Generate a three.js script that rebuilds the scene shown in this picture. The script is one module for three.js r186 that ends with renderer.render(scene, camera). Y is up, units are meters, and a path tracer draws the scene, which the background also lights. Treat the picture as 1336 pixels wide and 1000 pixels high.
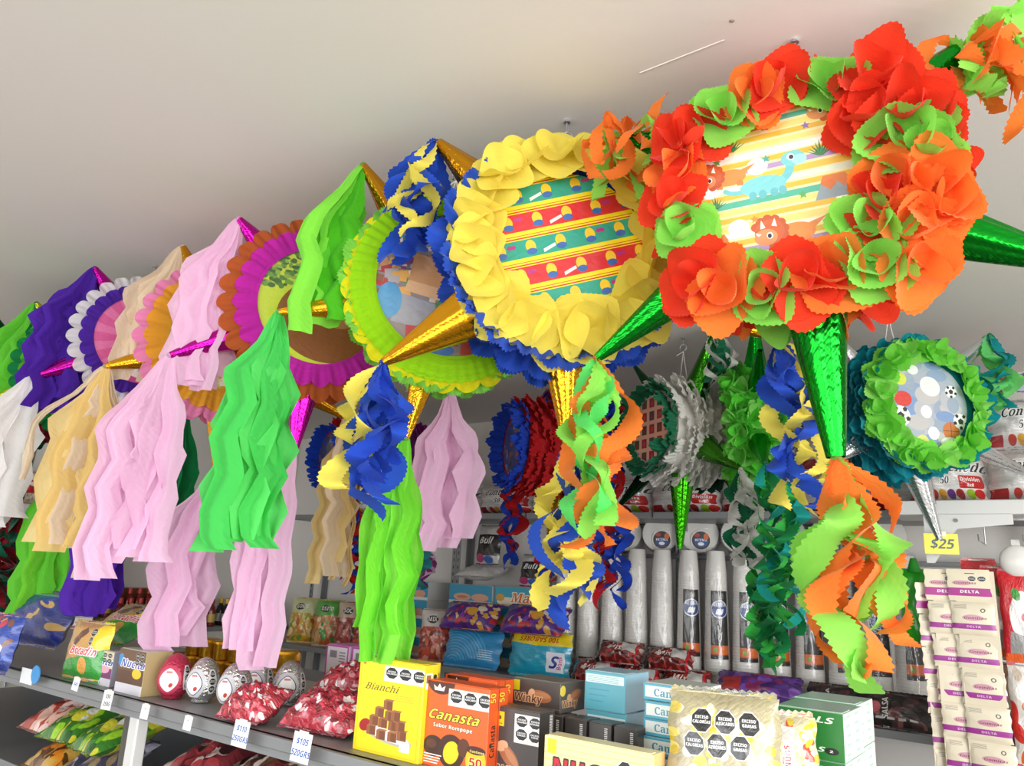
import * as THREE from 'three';
import { RoundedBoxGeometry } from 'three/addons/geometries/RoundedBoxGeometry.js';
import { mergeGeometries } from 'three/addons/utils/BufferGeometryUtils.js';
import { RectAreaLightUniformsLib } from 'three/addons/lights/RectAreaLightUniformsLib.js';

// ------------------------------------------------------------------ camera, light, exposure
const scene = new THREE.Scene();
const W = 1336, H = 1000, F = 1000, EYE = new THREE.Vector3(0, 1.5, 0);
const camera = new THREE.PerspectiveCamera(2 * Math.atan(H / 2 / F) * 180 / Math.PI, W / H, 0.05, 80);
camera.rotation.order = 'YXZ';
camera.position.copy(EYE);
camera.rotation.set(14.2 * Math.PI / 180, 36.5 * Math.PI / 180, 3 * Math.PI / 180);
camera.updateMatrixWorld(true);

const renderer = new THREE.WebGLRenderer();
renderer.toneMapping = THREE.LinearToneMapping;
renderer.toneMappingExposure = 0.8;
renderer.shadowMap.enabled = true;
RectAreaLightUniformsLib.init();

// overcast daylight outside the open shop front; it comes in through the two openings
scene.background = new THREE.Color(0.86, 0.93, 1.0);
scene.backgroundIntensity = 3.0;
const ROOM = { x0: -5.8, x1: 2.6, z0: -4.57, z1: 3.2, h: 2.65, t: 0.15 };
function daylight(name, w, h, x, y, z, tx, ty, tz, power) {
  const l = new THREE.RectAreaLight(new THREE.Color(1, 0.98, 0.95), power, w, h);
  l.name = name; l.position.set(x, y, z); l.lookAt(tx, ty, tz); scene.add(l);
}
daylight('daylight_street_door', 4.4, 2.2, ROOM.x1 + 0.1, 1.25, 0.2, -3, -0.9, 0.2, 9.5);
daylight('daylight_shop_window', 6.9, 2.0, -1.25, 1.35, ROOM.z1 + 0.1, -1.25, -0.9, -3, 3.8);

// ------------------------------------------------------------------ helpers
function rng(a) { return () => { a = (a + 0x6d2b79f5) | 0; let t = Math.imul(a ^ (a >>> 15), 1 | a); t = (t + Math.imul(t ^ (t >>> 7), 61 | t)) ^ t; return ((t ^ (t >>> 14)) >>> 0) / 4294967296; }; }
const V = (x, y, z) => new THREE.Vector3(x, y, z);
const UP = V(0, 1, 0);
const lerp = (a, b, t) => a + (b - a) * t, clamp = (x, a, b) => Math.min(b, Math.max(a, x)), smooth = (t) => { t = clamp(t, 0, 1); return t * t * (3 - 2 * t); };
const ray = (px, py) => V((px - W / 2) / F, -(py - H / 2) / F, -1).applyQuaternion(camera.quaternion);
const onPlane = (px, py, axis, v) => { const d = ray(px, py); return d.multiplyScalar((v - EYE[axis]) / d[axis]).add(EYE); };
const onZ = (px, py, z) => onPlane(px, py, 'z', z), onY = (px, py, y) => onPlane(px, py, 'y', y), onX = (px, py, x) => onPlane(px, py, 'x', x);
const taken = {};
function numbered(n) { const k = (taken[n] = (taken[n] ?? -1) + 1); return k ? n + '_' + String(k).padStart(3, '0') : n; }
function tag(o, label, category, group) { o.userData.label = label; o.userData.category = category; if (group) o.userData.group = group; return o; }
function thing(name, label, category, pos, group, turn = 0) {
  const o = new THREE.Group(); o.name = numbered(name); scene.add(o);
  if (pos) o.position.copy(pos);
  o.rotation.y = turn;
  return tag(o, label, category, group);
}
function part(name, geo, mat, parent, pos, label) {
  const m = new THREE.Mesh(geo, mat); m.name = name; m.castShadow = m.receiveShadow = true;
  if (pos) m.position.copy(pos);
  if (label) m.userData.label = label;
  parent.add(m); return m;
}
function structure(name, geo, mat, pos, label) {
  const m = part(name, geo, mat, scene, pos); m.name = numbered(name); m.userData.kind = 'structure';
  if (label) m.userData.label = label;
  return m;
}
const box = (w, h, d, x = 0, y = 0, z = 0) => new THREE.BoxGeometry(w, h, d).translate(x, y, z);
const rbox = (w, h, d, r, x = 0, y = 0, z = 0) => new RoundedBoxGeometry(w, h, d, 2, r).translate(x, y, z);
const cyl = (r0, r1, h, n = 12, open = false) => new THREE.CylinderGeometry(r0, r1, h, n, 1, open);
function between(geo, a, b) {      // a shape made along +y from 0 to 1 laid from a to b
  const d = b.clone().sub(a), L = d.length();
  return geo.applyMatrix4(new THREE.Matrix4().compose(a, new THREE.Quaternion().setFromUnitVectors(UP, d.divideScalar(L)), V(1, L, 1)));
}
const rod = (a, b, r, n = 8) => between(new THREE.CylinderGeometry(r, r, 1, n).translate(0, 0.5, 0), a, b);
const merge = (list) => mergeGeometries(list.map((g) => (g.index ? g.toNonIndexed() : g)));
function grid(nu, nv, fn) {        // sheet of nu x nv cells, fn(u, v) with u, v in 0..1
  const p = [], uv = [], ix = [];
  for (let j = 0; j <= nv; j++) for (let i = 0; i <= nu; i++) { const q = fn(i / nu, j / nv, i, j); p.push(q.x, q.y, q.z); uv.push(i / nu, j / nv); }
  for (let j = 0; j < nv; j++) for (let i = 0; i < nu; i++) { const a = j * (nu + 1) + i, b = a + 1, c = a + nu + 1, d = c + 1; ix.push(a, b, d, a, d, c); }
  const g = new THREE.BufferGeometry();
  g.setAttribute('position', new THREE.Float32BufferAttribute(p, 3)); g.setAttribute('uv', new THREE.Float32BufferAttribute(uv, 2)); g.setIndex(ix); g.computeVertexNormals();
  return g;
}
function canvas(w, h, draw) {
  const c = document.createElement('canvas'); c.width = w; c.height = h;
  draw(c.getContext('2d'), w, h);
  const t = new THREE.CanvasTexture(c); t.colorSpace = THREE.SRGBColorSpace; t.anisotropy = 8; return t;
}
function heightMap(n, seed, fn) {  // grey bump texture
  const d = new Uint8Array(n * n * 4), r = rng(seed), f = fn(r);
  for (let y = 0; y < n; y++) for (let x = 0; x < n; x++) { const v = clamp(f(x / n, y / n), 0, 1) * 255, k = (y * n + x) * 4; d[k] = d[k + 1] = d[k + 2] = v; d[k + 3] = 255; }
  const t = new THREE.DataTexture(d, n, n); t.magFilter = THREE.LinearFilter; t.wrapS = t.wrapT = THREE.RepeatWrapping; t.needsUpdate = true; return t;
}
const waves = (r, n, lo, hi, ax = 1, ay = 1) => { const k = Array.from({ length: n }, () => [Math.round(lerp(lo, hi, r()) * ax * (r() < 0.5 ? -1 : 1)), Math.round(lerp(lo, hi, r()) * ay), r() * 6.283, 0.5 + r()]); return (u, v) => { let s = 0; for (const [a, b, c, w] of k) s += w * Math.sin(6.2832 * (a * u + b * v) + c); return 0.5 + s / n / 1.6; }; };

// ------------------------------------------------------------------ materials
const bumpCrepe = heightMap(256, 11, (r) => { const a = waves(r, 14, 4, 40, 0.15, 1), b = waves(r, 8, 1, 6); return (u, v) => 0.65 * a(u, v) + 0.35 * b(u, v); });
const bumpFoil = heightMap(256, 12, (r) => { const a = waves(r, 12, 3, 14), b = waves(r, 8, 12, 40); return (u, v) => 0.75 * Math.abs(a(u, v) * 2 - 1) + 0.25 * b(u, v); });
const bumpPlaster = heightMap(512, 13, (r) => { const a = waves(r, 14, 2, 9), b = waves(r, 20, 20, 90); return (u, v) => 0.6 * a(u, v) + 0.4 * b(u, v); });
const std = (color, o = {}) => new THREE.MeshStandardMaterial({ color, roughness: 0.6, ...o });
const cache = {};
const memo = (k, f) => (cache[k] ??= f());
const crepe = (c) => memo('crepe' + c, () => new THREE.MeshPhysicalMaterial({ name: 'crepe_paper', color: c, roughness: 0.92, transmission: 0.4, thickness: 0, side: THREE.DoubleSide, bumpMap: bumpCrepe, bumpScale: 0.0025, specularIntensity: 0.3 }));
const tissue = (c) => memo('tissue' + c, () => new THREE.MeshPhysicalMaterial({ name: 'tissue_paper', color: c, roughness: 0.9, transmission: 0.38, thickness: 0, side: THREE.DoubleSide, bumpMap: bumpCrepe, bumpScale: 0.0012, specularIntensity: 0.35 }));
const foil = (c) => memo('foil' + c, () => new THREE.MeshStandardMaterial({ name: 'foil', color: c, roughness: 0.2, metalness: 0.92, side: THREE.DoubleSide, bumpMap: bumpFoil, bumpScale: 0.0018 }));
const film = (map, o = {}) => new THREE.MeshPhysicalMaterial({ map, roughness: 0.55, clearcoat: 1, clearcoatRoughness: 0.12, side: THREE.DoubleSide, ...o });
const paint = std(0xe9e5e0, { name: 'white_paint', roughness: 0.85, bumpMap: bumpPlaster, bumpScale: 0.0008 });
const steel = std(0x8f9294, { name: 'grey_painted_steel', roughness: 0.45, metalness: 0.3 });
const steelWhite = std(0xdedfdd, { name: 'white_painted_steel', roughness: 0.4, metalness: 0.1 });
const steelBare = std(0xc9ccd0, { name: 'bare_steel', roughness: 0.3, metalness: 0.9 });
const stringMat = std(0xe8e6e0, { name: 'white_twine', roughness: 0.9 });

// ------------------------------------------------------------------ the room
{
  const { x0, x1, z0, z1, h, t } = ROOM, w = x1 - x0, d = z1 - z0, cx = (x0 + x1) / 2, cz = (z0 + z1) / 2;
  const uvRepeat = (g, s) => { const a = g.attributes.uv; for (let i = 0; i < a.count; i++) a.setXY(i, a.getX(i) * s, a.getY(i) * s); return g; };
  const ceil = structure('ceiling', uvRepeat(box(w + 2 * t, t, d + 2 * t), 3), paint, V(cx, h + t / 2, cz));
  // a faint plaster seam and two filled holes
  const a = onY(835, 95, h), b = onY(945, 52, h);
  part('plaster_seam', rod(a.clone().sub(ceil.position), b.clone().sub(ceil.position), 0.002, 5), paint, ceil);
  part('filled_hole', new THREE.SphereGeometry(0.006, 8, 6).scale(1, 0.3, 1), std(0xa9a199), ceil, onY(955, 27, h).sub(ceil.position));
  structure('floor', uvRepeat(box(w + 2 * t, t, d + 2 * t), 3), std(0x726b62, { roughness: 0.35 }), V(cx, -t / 2, cz));
  structure('wall_back', uvRepeat(box(w + 2 * t, h, t), 3), paint, V(cx, h / 2, z0 - t / 2));
  structure('wall_left', uvRepeat(box(t, h, d), 3), paint, V(x0 - t / 2, h / 2, cz));
  // street side: two walls with wide openings behind the camera
  const zo0 = -2.0, zo1 = 2.4, xo0 = -4.8, xo1 = 2.3, top = 2.35;
  structure('wall_right', merge([box(t, h, zo0 - z0, x1 + t / 2, h / 2, (z0 + zo0) / 2), box(t, h, z1 - zo1, x1 + t / 2, h / 2, (z1 + zo1) / 2), box(t, h - top, zo1 - zo0, x1 + t / 2, (h + top) / 2, (zo0 + zo1) / 2)]), paint);
  structure('wall_front', merge([box(xo0 - x0, h, t, (x0 + xo0) / 2, h / 2, z1 + t / 2), box(x1 - xo1 + t, h, t, (x1 + xo1 + t) / 2, h / 2, z1 + t / 2), box(xo1 - xo0, h - top, t, (xo0 + xo1) / 2, (h + top) / 2, z1 + t / 2), box(xo1 - xo0, 0.35, t, (xo0 + xo1) / 2, 0.175, z1 + t / 2)]), paint);
  structure('pavement', box(14, 0.1, 8, x1 + 7.2, -0.1, 0), std(0xa8a39a, { roughness: 0.9 }));
  structure('pavement', box(10, 0.1, 7, -1, -0.1, z1 + 3.7), std(0xa8a39a, { roughness: 0.9 }));
}

// ------------------------------------------------------------------ paper shapes
function tissueSheet(size, o) {    // one cupped square of tissue with pinked edges, facing +z
  const { cup = 0.6, fold = 0.25, k = 3, ph = 0, q = 3.2, teeth = 0.02, ns = 88, nr = 6, wob = 0.08, seed = 1 } = o, r = rng(seed), w1 = r() * 6.28, w2 = r() * 6.28;
  const edge = (a) => (1 / Math.pow(Math.pow(Math.abs(Math.cos(a)), q) + Math.pow(Math.abs(Math.sin(a)), q), 1 / q)) * (1 + wob * Math.sin(2 * a + w1));
  return grid(ns, nr, (u, v, i) => {
    const a = u * 2 * Math.PI, R = size * edge(a) * (v === 1 ? 1 + (i % 2 ? teeth : -teeth) : v), rho = v;
    const f = Math.sin(k * a + ph) + 0.22 * Math.sin((k + 1) * a + w2);
    const z = size * (cup * Math.pow(rho, 1.5) + fold * Math.pow(rho, 1.3) * f), pull = 1 - 0.35 * cup * rho;
    return V(R * Math.cos(a) * pull, R * Math.sin(a) * pull, z);
  });
}
const flowerGeo = (n, size, o) => Array.from({ length: n }, (_, i) => merge([
  tissueSheet(size, { cup: 0.2, fold: 0.12, k: 2, ph: i * 1.7, seed: 100 + i, q: 4.5, ...o }).rotateZ(0.3 * i),
  tissueSheet(size * 0.92, { cup: 0.5, fold: 0.2, k: 2, ph: i * 2.3 + 1, seed: 200 + i, q: 4.5, ...o }).rotateX(0.3 * Math.cos(i * 2)).rotateY(0.3 * Math.sin(i * 2)).rotateZ(0.9 + 0.4 * i).translate(0.1 * size * Math.cos(i), 0.1 * size * Math.sin(i), 0.03 * size),
  tissueSheet(size * 0.72, { cup: 1.1, fold: 0.38, k: 2, ph: i + 2, seed: 300 + i, ...o }).rotateX(0.35 * Math.sin(i * 3)).rotateZ(1.7 + i)]));
function petalGeo(w, h, o = {}) {  // paper petal: pinched at the origin, opens along +y, curls towards +z
  const { curl = 0.4, pleat = 0.1, k = 3, ph = 0, tip = 0.35, teeth = 0, n = 22, m = 7, base = 0.25, cupx = 0.25 } = o;
  return grid(n, m, (u, v, i) => {
    const s = u * 2 - 1, ww = w * lerp(base, 1, Math.pow(v, 0.6)) * 0.5;
    const y = h * v * (1 - tip * s * s * v) + (v === 1 && teeth ? (i % 2 ? teeth : -teeth) : 0);
    return V(s * ww * (1 - 0.1 * v * v), y, h * curl * v * v + w * pleat * Math.sin(k * s * 3.1 + ph) * (0.25 + 0.75 * v) - w * cupx * s * s * v);
  });
}
function scallopRing(r0, r1, n, o = {}) {  // pleated paper ruffle with a scalloped rim, facing +z
  const { depth = 0.3, lean = 0, pleat = 0.006, per = 14 } = o, ns = n * per;
  return grid(ns, 5, (u, v) => {
    const a = u * Math.PI * 2, c = Math.abs(Math.sin(u * Math.PI * n)), R = lerp(r0, r1 - depth * (r1 - r0) * (1 - Math.pow(c, 0.6)), v);
    return V(R * Math.cos(a), R * Math.sin(a), lean * v * v + pleat * v * Math.cos(u * Math.PI * 2 * n) + pleat * 0.5 * v * Math.sin(u * 61 * 6.283) );
  });
}
function coneGeo(r0, r1, L, seed) { // foil cone with lengthwise creases, along +y from 0
  const r = rng(seed), k = [[5, r() * 6, 0.03], [9, r() * 6, 0.025], [14, r() * 6, 0.015]];
  return grid(56, 10, (u, v) => {
    const a = -u * Math.PI * 2; let s = 1; for (const [n, p, w] of k) s += w * Math.sin(n * a + p + v * 0.6);
    const R = lerp(r0, r1, v) * s; return V(R * Math.cos(a), v * L, R * Math.sin(a));
  });
}
// crepe streamer cut with a zigzag edge: bunched at the top, then hanging straight down; relative to its top
function streamerGeo(o) {
  const { L, w, side, out, off = 0, dep = 0, zig = 0.018, per = 0.12, hex = true, ph = 0, drop = 0.12, sway = 0, fold = 0.02, seed = 1, rise = 0.03, w0 = 0.018, turn = 0 } = o, r = rng(seed);
  const nseg = Math.max(4, Math.round(L / (per / 2))), jig = Array.from({ length: nseg + 2 }, () => r() - 0.5), sub = 3, rows = nseg * sub, sd = side.clone().applyAxisAngle(UP, turn), ot = out.clone().applyAxisAngle(UP, turn), p1 = r() * 6;
  return grid(8, rows, (u, v) => {
    const s = v * L, k = v * nseg, i = Math.floor(k), f = k - i, z = lerp((i + ph) % 2 ? 1 : -1, (i + 1 + ph) % 2 ? 1 : -1, f), j = u * 2 - 1;
    const open = smooth(s / drop), ww = lerp(w0, w, open) / 2, zz = zig * open * z * (0.75 + 0.7 * jig[i]);
    const x = off * open + sway * v * v + (hex ? j * (ww + zz) : j * ww + zz) + 0.012 * jig[i] * open;
    const d = dep * open + fold * open * (Math.sin(j * 2.6 + p1 + v * 2) + 0.35 * z + 0.4 * Math.sin(j * 6 + p1 * 2 + v * 5)) ;
    const y = rise * Math.sin(Math.min(1, s / 0.09) * Math.PI) - s + 0.004 * jig[i];
    return sd.clone().multiplyScalar(x).addScaledVector(ot, d).addScaledVector(UP, y);
  });
}
// narrow curled ribbon with pinked edges, relative to its top
function ribbonGeo(o) {
  const { L, w, side, out, seed = 1, curl = 1, teeth = 0.0022, spread = 0.04, rise: rs = 0.02, dx = 0, dz = 0, waves: nw = 2.2, burst = 0 } = o, r = rng(seed), rise = burst ? burst * (r() * 1.5 - 0.35) : rs;
  const n = Math.max(24, Math.round(L / 0.0045)), a1 = r() * 6.28, a2 = r() * 6.28, ox = (r() - 0.5) * 2, oz = (r() - 0.5) * 2, tw = r() * 6.28, ts = (r() < 0.5 ? -1 : 1) * (0.6 + r()), bd = burst ? 0.045 : 0.12;
  return grid(4, n, (u, v, i, jrow) => {
    const s = v * L, op = smooth(s / bd), j = u * 2 - 1;
    const x = dx * op + spread * ox * op + curl * 0.035 * op * (Math.sin(a1 + v * 6.28 * nw * L / 0.45) - Math.sin(a1) * (1 - op)), z = dz * op + spread * oz * op + curl * 0.04 * op * Math.sin(a2 + v * 6.28 * nw * 1.3 * L / 0.45);
    const y = rise * (burst ? Math.sin(Math.min(1, s / L) * 2.6) : Math.sin(Math.min(1, s / 0.08) * Math.PI)) - s * (burst ? 0.75 : 0.93) - 0.012 * curl * Math.sin(v * 17 * L / 0.4 + a2) * op;
    const th = tw + ts * curl * (1.6 * Math.sin(v * 7 * L / 0.4 + a1) + v * 1.2), hw = (w / 2) * lerp(0.3, 1, op) + (i === 0 || i === 4 ? (jrow % 2 ? teeth : -teeth) : 0), e = v > 0.985 ? 0.85 : 1;
    const cx = Math.cos(th) * j * hw * e, cz = Math.sin(th) * j * hw * e;
    return side.clone().multiplyScalar(x + cx).addScaledVector(out, z + cz).addScaledVector(UP, y + 0.3 * cz);
  });
}

// ------------------------------------------------------------------ prints on the pinata faces
const blob = (c, x, y, rx, ry, col, rot = 0) => { c.fillStyle = col; c.beginPath(); c.ellipse(x, y, rx, ry, rot, 0, 7); c.fill(); };
const poly = (c, pts, col) => { c.fillStyle = col; c.beginPath(); pts.forEach(([x, y], i) => (i ? c.lineTo(x, y) : c.moveTo(x, y))); c.closePath(); c.fill(); };
function star(c, x, y, r, col, n = 5, inner = 0.45) { const p = []; for (let i = 0; i < 2 * n; i++) { const a = i * Math.PI / n - Math.PI / 2, R = i % 2 ? r * inner : r; p.push([x + R * Math.cos(a), y + R * Math.sin(a)]); } poly(c, p, col); }
const printDino = canvas(768, 768, (c, w) => {
  c.fillStyle = '#efe0ac'; c.fillRect(0, 0, w, w);
  c.save(); c.translate(w / 2, w / 2); c.rotate(-0.1); c.scale(1.22, 1.22); c.translate(-w / 2 + 20, -w / 2 + 10);
  const cols = ['#e3b53c', '#efd57c', '#f4efe2', '#e3b53c', '#ab92bf', '#e6c04c', '#d9e6cf', '#e3b53c', '#4fb096', '#efd57c'];
  for (let i = 0; i < 34; i++) { c.fillStyle = cols[i % 10]; c.fillRect(-100, -60 + i * 27, w + 200, i % 3 ? 18 : 22); }
  const r = rng(5);
  const trike = (x, y, s, f) => { c.save(); c.translate(x, y); c.scale(s * f, s);
    poly(c, [[40, 0], [150, -30], [60, 45]], '#e08a44'); blob(c, 50, 10, 60, 34, '#e28b45'); for (const k of [10, 85]) { blob(c, k, 42, 12, 16, '#d97f3c'); blob(c, k - 4, 55, 12, 5, '#f7e7d0'); }
    for (let k = 0; k < 9; k++) { const a = -2.6 + k * 0.5; blob(c, -22 + 44 * Math.cos(a), -8 + 44 * Math.sin(a), 15, 15, '#b9532c'); } blob(c, -22, -8, 44, 42, '#c05d33'); blob(c, -34, 8, 34, 28, '#dc8a58');
    poly(c, [[-48, -22], [-42, -52], [-32, -24]], '#fff3df'); poly(c, [[-14, -28], [-2, -52], [2, -22]], '#fff3df'); poly(c, [[-56, 2], [-64, -12], [-46, -4]], '#fff3df');
    blob(c, -22, 4, 9, 11, '#fff'); blob(c, -23, 5, 6, 8, '#2a2230'); c.restore(); };
  const longneck = (x, y, s) => { c.save(); c.translate(x, y); c.scale(s, s); c.strokeStyle = '#6fc0c6'; c.lineCap = 'round'; c.lineWidth = 26; c.beginPath(); c.moveTo(30, 10); c.quadraticCurveTo(75, 0, 78, -50); c.stroke(); c.lineWidth = 16; c.beginPath(); c.moveTo(-40, 10); c.quadraticCurveTo(-100, 30, -125, 5); c.stroke();
    blob(c, -10, 10, 70, 34, '#79c7cb'); for (const k of [-45, -15, 20, 45]) blob(c, k, 40, 12, 15, '#63b3bb'); blob(c, 88, -62, 36, 27, '#79c7cb'); blob(c, 106, -54, 22, 18, '#9fdcdc'); blob(c, 82, -68, 11, 12, '#fff'); blob(c, 84, -67, 7, 8, '#2b3946'); c.restore(); };
  const tuft = (x, y, s) => { for (let k = -4; k <= 4; k++) poly(c, [[x - 7 * s, y], [x + k * 13 * s, y - (60 - Math.abs(k) * 8) * s], [x + 7 * s, y]], k % 2 ? '#3f8d58' : '#2f7448'); };
  const volcano = (x, y, s) => { poly(c, [[x - 60 * s, y], [x - 30 * s, y - 70 * s], [x + 30 * s, y - 70 * s], [x + 60 * s, y]], '#8f9ea8'); poly(c, [[x - 40 * s, y - 50 * s], [x - 30 * s, y - 74 * s], [x + 30 * s, y - 74 * s], [x + 44 * s, y - 46 * s], [x + 22 * s, y - 30 * s], [x + 8 * s, y - 50 * s], [x - 14 * s, y - 26 * s]], '#d9783f'); };
  for (const [x, y] of [[130, 150], [330, 120], [240, 320], [480, 470], [620, 300], [160, 520], [400, 640], [640, 620], [90, 370]]) blob(c, x, y, 32, 30, '#ffffff');
  volcano(330, 120, 0.9); volcano(455, 480, 1.05); volcano(90, 590, 0.8);
  trike(200, 150, 0.95, 1); trike(470, 170, 0.9, 1); trike(110, 330, 0.85, 1); trike(270, 560, 1.0, 1); trike(560, 650, 0.9, 1); trike(640, 470, 0.8, 1); trike(640, 90, 0.8, 1);
  longneck(260, 380, 1.0); longneck(610, 320, 0.95); longneck(400, 700, 0.8); longneck(60, 680, 0.8);
  for (const [x, y, s] of [[170, 250, 0.9], [430, 330, 0.95], [550, 480, 1.25], [100, 440, 0.8], [330, 690, 0.9], [170, 690, 0.8], [600, 240, 0.8]]) tuft(x, y, s);
  for (const [x, y, k] of [[400, 215, '#8a6cb0'], [270, 300, '#3fa59c'], [120, 275, '#4f9f5a'], [540, 420, '#d98a3e'], [360, 450, '#5aa55a'], [210, 500, '#d98a3e'], [470, 690, '#8a6cb0'], [660, 410, '#d98a3e']]) star(c, x, y, 15, k);
  c.restore();
});
const printStripes = canvas(512, 512, (c, w) => {   // broad party stripes; the figures of the original print are left out
  c.fillStyle = '#f7e118'; c.fillRect(0, 0, w, w); c.save(); c.translate(256, 256); c.rotate(-0.3); c.translate(-256, -256);
  const r = rng(8);
  for (let i = -1; i < 7; i++) {
    const y = i * 92, col = i % 2 ? '#d8202c' : '#16a08a';
    c.fillStyle = '#f7e118'; c.fillRect(-150, y, 812, 92); c.fillStyle = col; c.fillRect(-150, y + 24, 812, 62);
    c.fillStyle = '#c61f2a'; c.fillRect(-150, y + 16, 812, 4); c.fillRect(-150, y + 8, 812, 2);
    for (let k = 0; k < 7; k++) { const x = -60 + k * 100 + (i % 2) * 45, yy = y + 54; blob(c, x, yy - 4, 17, 22, '#f3c92c'); blob(c, x, yy + 14, 17, 11, '#2f66b3'); if (k % 3 === 0) poly(c, [[x - 62, yy + 14], [x - 20, yy], [x - 18, yy + 10], [x - 62, yy + 26]], '#f2efe8'); if (k % 3 === 1) { blob(c, x + 30, yy - 10, 9, 7, '#b52a86'); blob(c, x + 42, yy - 10, 9, 7, '#b52a86'); } }
  }
  c.restore();
});
const printBlocks = canvas(512, 512, (c, w) => {   // busy grey, brown and red collage of blocks
  c.fillStyle = '#8b7d78'; c.fillRect(0, 0, w, w); const r = rng(21), pal = ['#5d5558', '#a8a19e', '#c98d5a', '#8a5b3c', '#b13a35', '#3f86b5', '#4d8a4a', '#d7c9b6', '#7b3d63', '#dba24b', '#6f6a70', '#e4ded6'];
  for (let i = 0; i < 260; i++) { const s = 14 + r() * 42; c.save(); c.translate(r() * w, r() * w * 0.72); c.rotate((r() - 0.5) * 0.8); c.fillStyle = pal[Math.floor(r() * 12)]; c.fillRect(-s / 2, -s / 3, s, s * 0.66); c.restore(); }
  poly(c, [[130, 160], [240, 175], [232, 275], [115, 255]], '#c9925f'); poly(c, [[115, 255], [232, 275], [222, 315], [105, 292]], '#dcae80');
  poly(c, [[85, 300], [210, 330], [200, 420], [70, 400]], '#9a9a9f'); poly(c, [[250, 260], [330, 240], [340, 420], [240, 430]], '#5a575c'); poly(c, [[340, 300], [430, 290], [450, 420], [330, 430]], '#77747a');
  poly(c, [[300, 330], [335, 360], [300, 380]], '#c2333a'); blob(c, 60, 330, 40, 60, '#4f93bd'); blob(c, 320, 300, 34, 40, '#d9a585');
  c.fillStyle = '#b92a33'; c.fillRect(120, 408, 170, 54); c.font = 'bold 60px sans-serif'; c.fillStyle = '#fff'; c.fillText('RO', 150, 456); c.fillText('X', 330, 470);
  c.fillStyle = '#b5452f'; c.fillRect(300, 430, 120, 60); blob(c, 240, 480, 40, 20, '#3f6ea8');
});
const printMeadow = canvas(384, 384, (c, w) => {   // lawn and hedge with a round brown mound
  c.fillStyle = '#c5d62f'; c.fillRect(0, 0, w, w); const r = rng(4);
  for (let i = 0; i < 420; i++) blob(c, r() * w, r() * 150, 5 + r() * 9, 4 + r() * 5, ['#4f7f2b', '#6d9a35', '#8ab043', '#39641f'][i % 4]);
  poly(c, [[170, 0], [384, 0], [384, 120], [200, 90]], '#cfe3ea'); poly(c, [[190, 60], [260, 10], [320, 70]], '#4f8a8a');
  blob(c, 225, 235, 160, 135, '#8a4d22'); blob(c, 170, 130, 60, 55, '#d9a040'); blob(c, 290, 110, 55, 50, '#9a5626'); blob(c, 250, 215, 60, 40, '#b27a45');
});
const printFoliage = canvas(256, 256, (c, w) => { c.fillStyle = '#dfe3a8'; c.fillRect(0, 0, w, w); const r = rng(6); for (let i = 0; i < 500; i++) blob(c, r() * w, r() * w, 4 + r() * 8, 3 + r() * 4, ['#5c8a35', '#82a948', '#b9c95f', '#f2f0d8', '#c9b23a'][i % 5], r() * 3); });
const printPink = canvas(256, 256, (c, w) => { c.fillStyle = '#d64c93'; c.fillRect(0, 0, w, w); for (let i = 0; i < 14; i++) poly(c, [[128, 128], [128 + 220 * Math.cos(i * 0.449), 128 + 220 * Math.sin(i * 0.449)], [128 + 220 * Math.cos(i * 0.449 + 0.22), 128 + 220 * Math.sin(i * 0.449 + 0.22)]], '#e06aa7'); blob(c, 128, 140, 62, 54, '#f7ece8'); blob(c, 128, 96, 66, 50, '#dd5f9c'); blob(c, 90, 66, 22, 14, '#58bfc2'); blob(c, 120, 60, 22, 14, '#58bfc2'); blob(c, 150, 215, 60, 26, '#f7ece8'); });
const printGrid = canvas(256, 256, (c, w) => { c.fillStyle = '#e8a98c'; c.fillRect(0, 0, w, w); for (let j = 0; j < 5; j++) for (let i = 0; i < 5; i++) { const x = 10 + i * 50, y = 6 + j * 52; c.fillStyle = (i + j) % 2 ? '#3f4a34' : '#8e2323'; c.fillRect(x, y, 32, 36); blob(c, x + 16, y + 20, 9, 13, (i + j) % 2 ? '#8b2c2a' : '#c23a35'); } });
const printBalls = canvas(512, 512, (c, w) => {
  c.fillStyle = '#aab3c2'; c.fillRect(0, 0, w, w); const r = rng(7); for (let i = 0; i < 60; i++) blob(c, r() * w, r() * w, 30 + r() * 50, 20 + r() * 40, ['#9aa8bd', '#b9bcc4', '#8ea4c4', '#c2bfc0', '#7f9bc9'][i % 5]);
  const soccer = (x, y, s) => { blob(c, x, y, s, s, '#f4f4f2'); star(c, x, y, s * 0.42, '#2b2d30', 5, 0.8); for (let k = 0; k < 5; k++) { const a = k * 1.2566 - 0.94; star(c, x + s * 0.82 * Math.cos(a), y + s * 0.82 * Math.sin(a), s * 0.26, '#2b2d30', 5, 0.8); } };
  const basket = (x, y, s) => { blob(c, x, y, s, s, '#c9763f'); c.strokeStyle = '#5a2d18'; c.lineWidth = 3; c.beginPath(); c.moveTo(x - s, y); c.lineTo(x + s, y); c.moveTo(x, y - s); c.lineTo(x, y + s); c.stroke(); };
  blob(c, 290, 150, 64, 56, '#e6e7ea', 0.5); blob(c, 115, 235, 55, 45, '#d63b33'); soccer(95, 335, 58); basket(400, 400, 52); soccer(465, 340, 45); blob(c, 255, 300, 34, 38, '#f3f3f1'); blob(c, 290, 420, 34, 38, '#f3f3f1'); blob(c, 390, 470, 60, 34, '#f6f6f4');
  blob(c, 110, 120, 36, 36, '#d7e04a'); blob(c, 220, 470, 36, 36, '#dfe07a'); blob(c, 190, 60, 34, 28, '#e9e9ea'); soccer(420, 170, 36);
});
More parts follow.
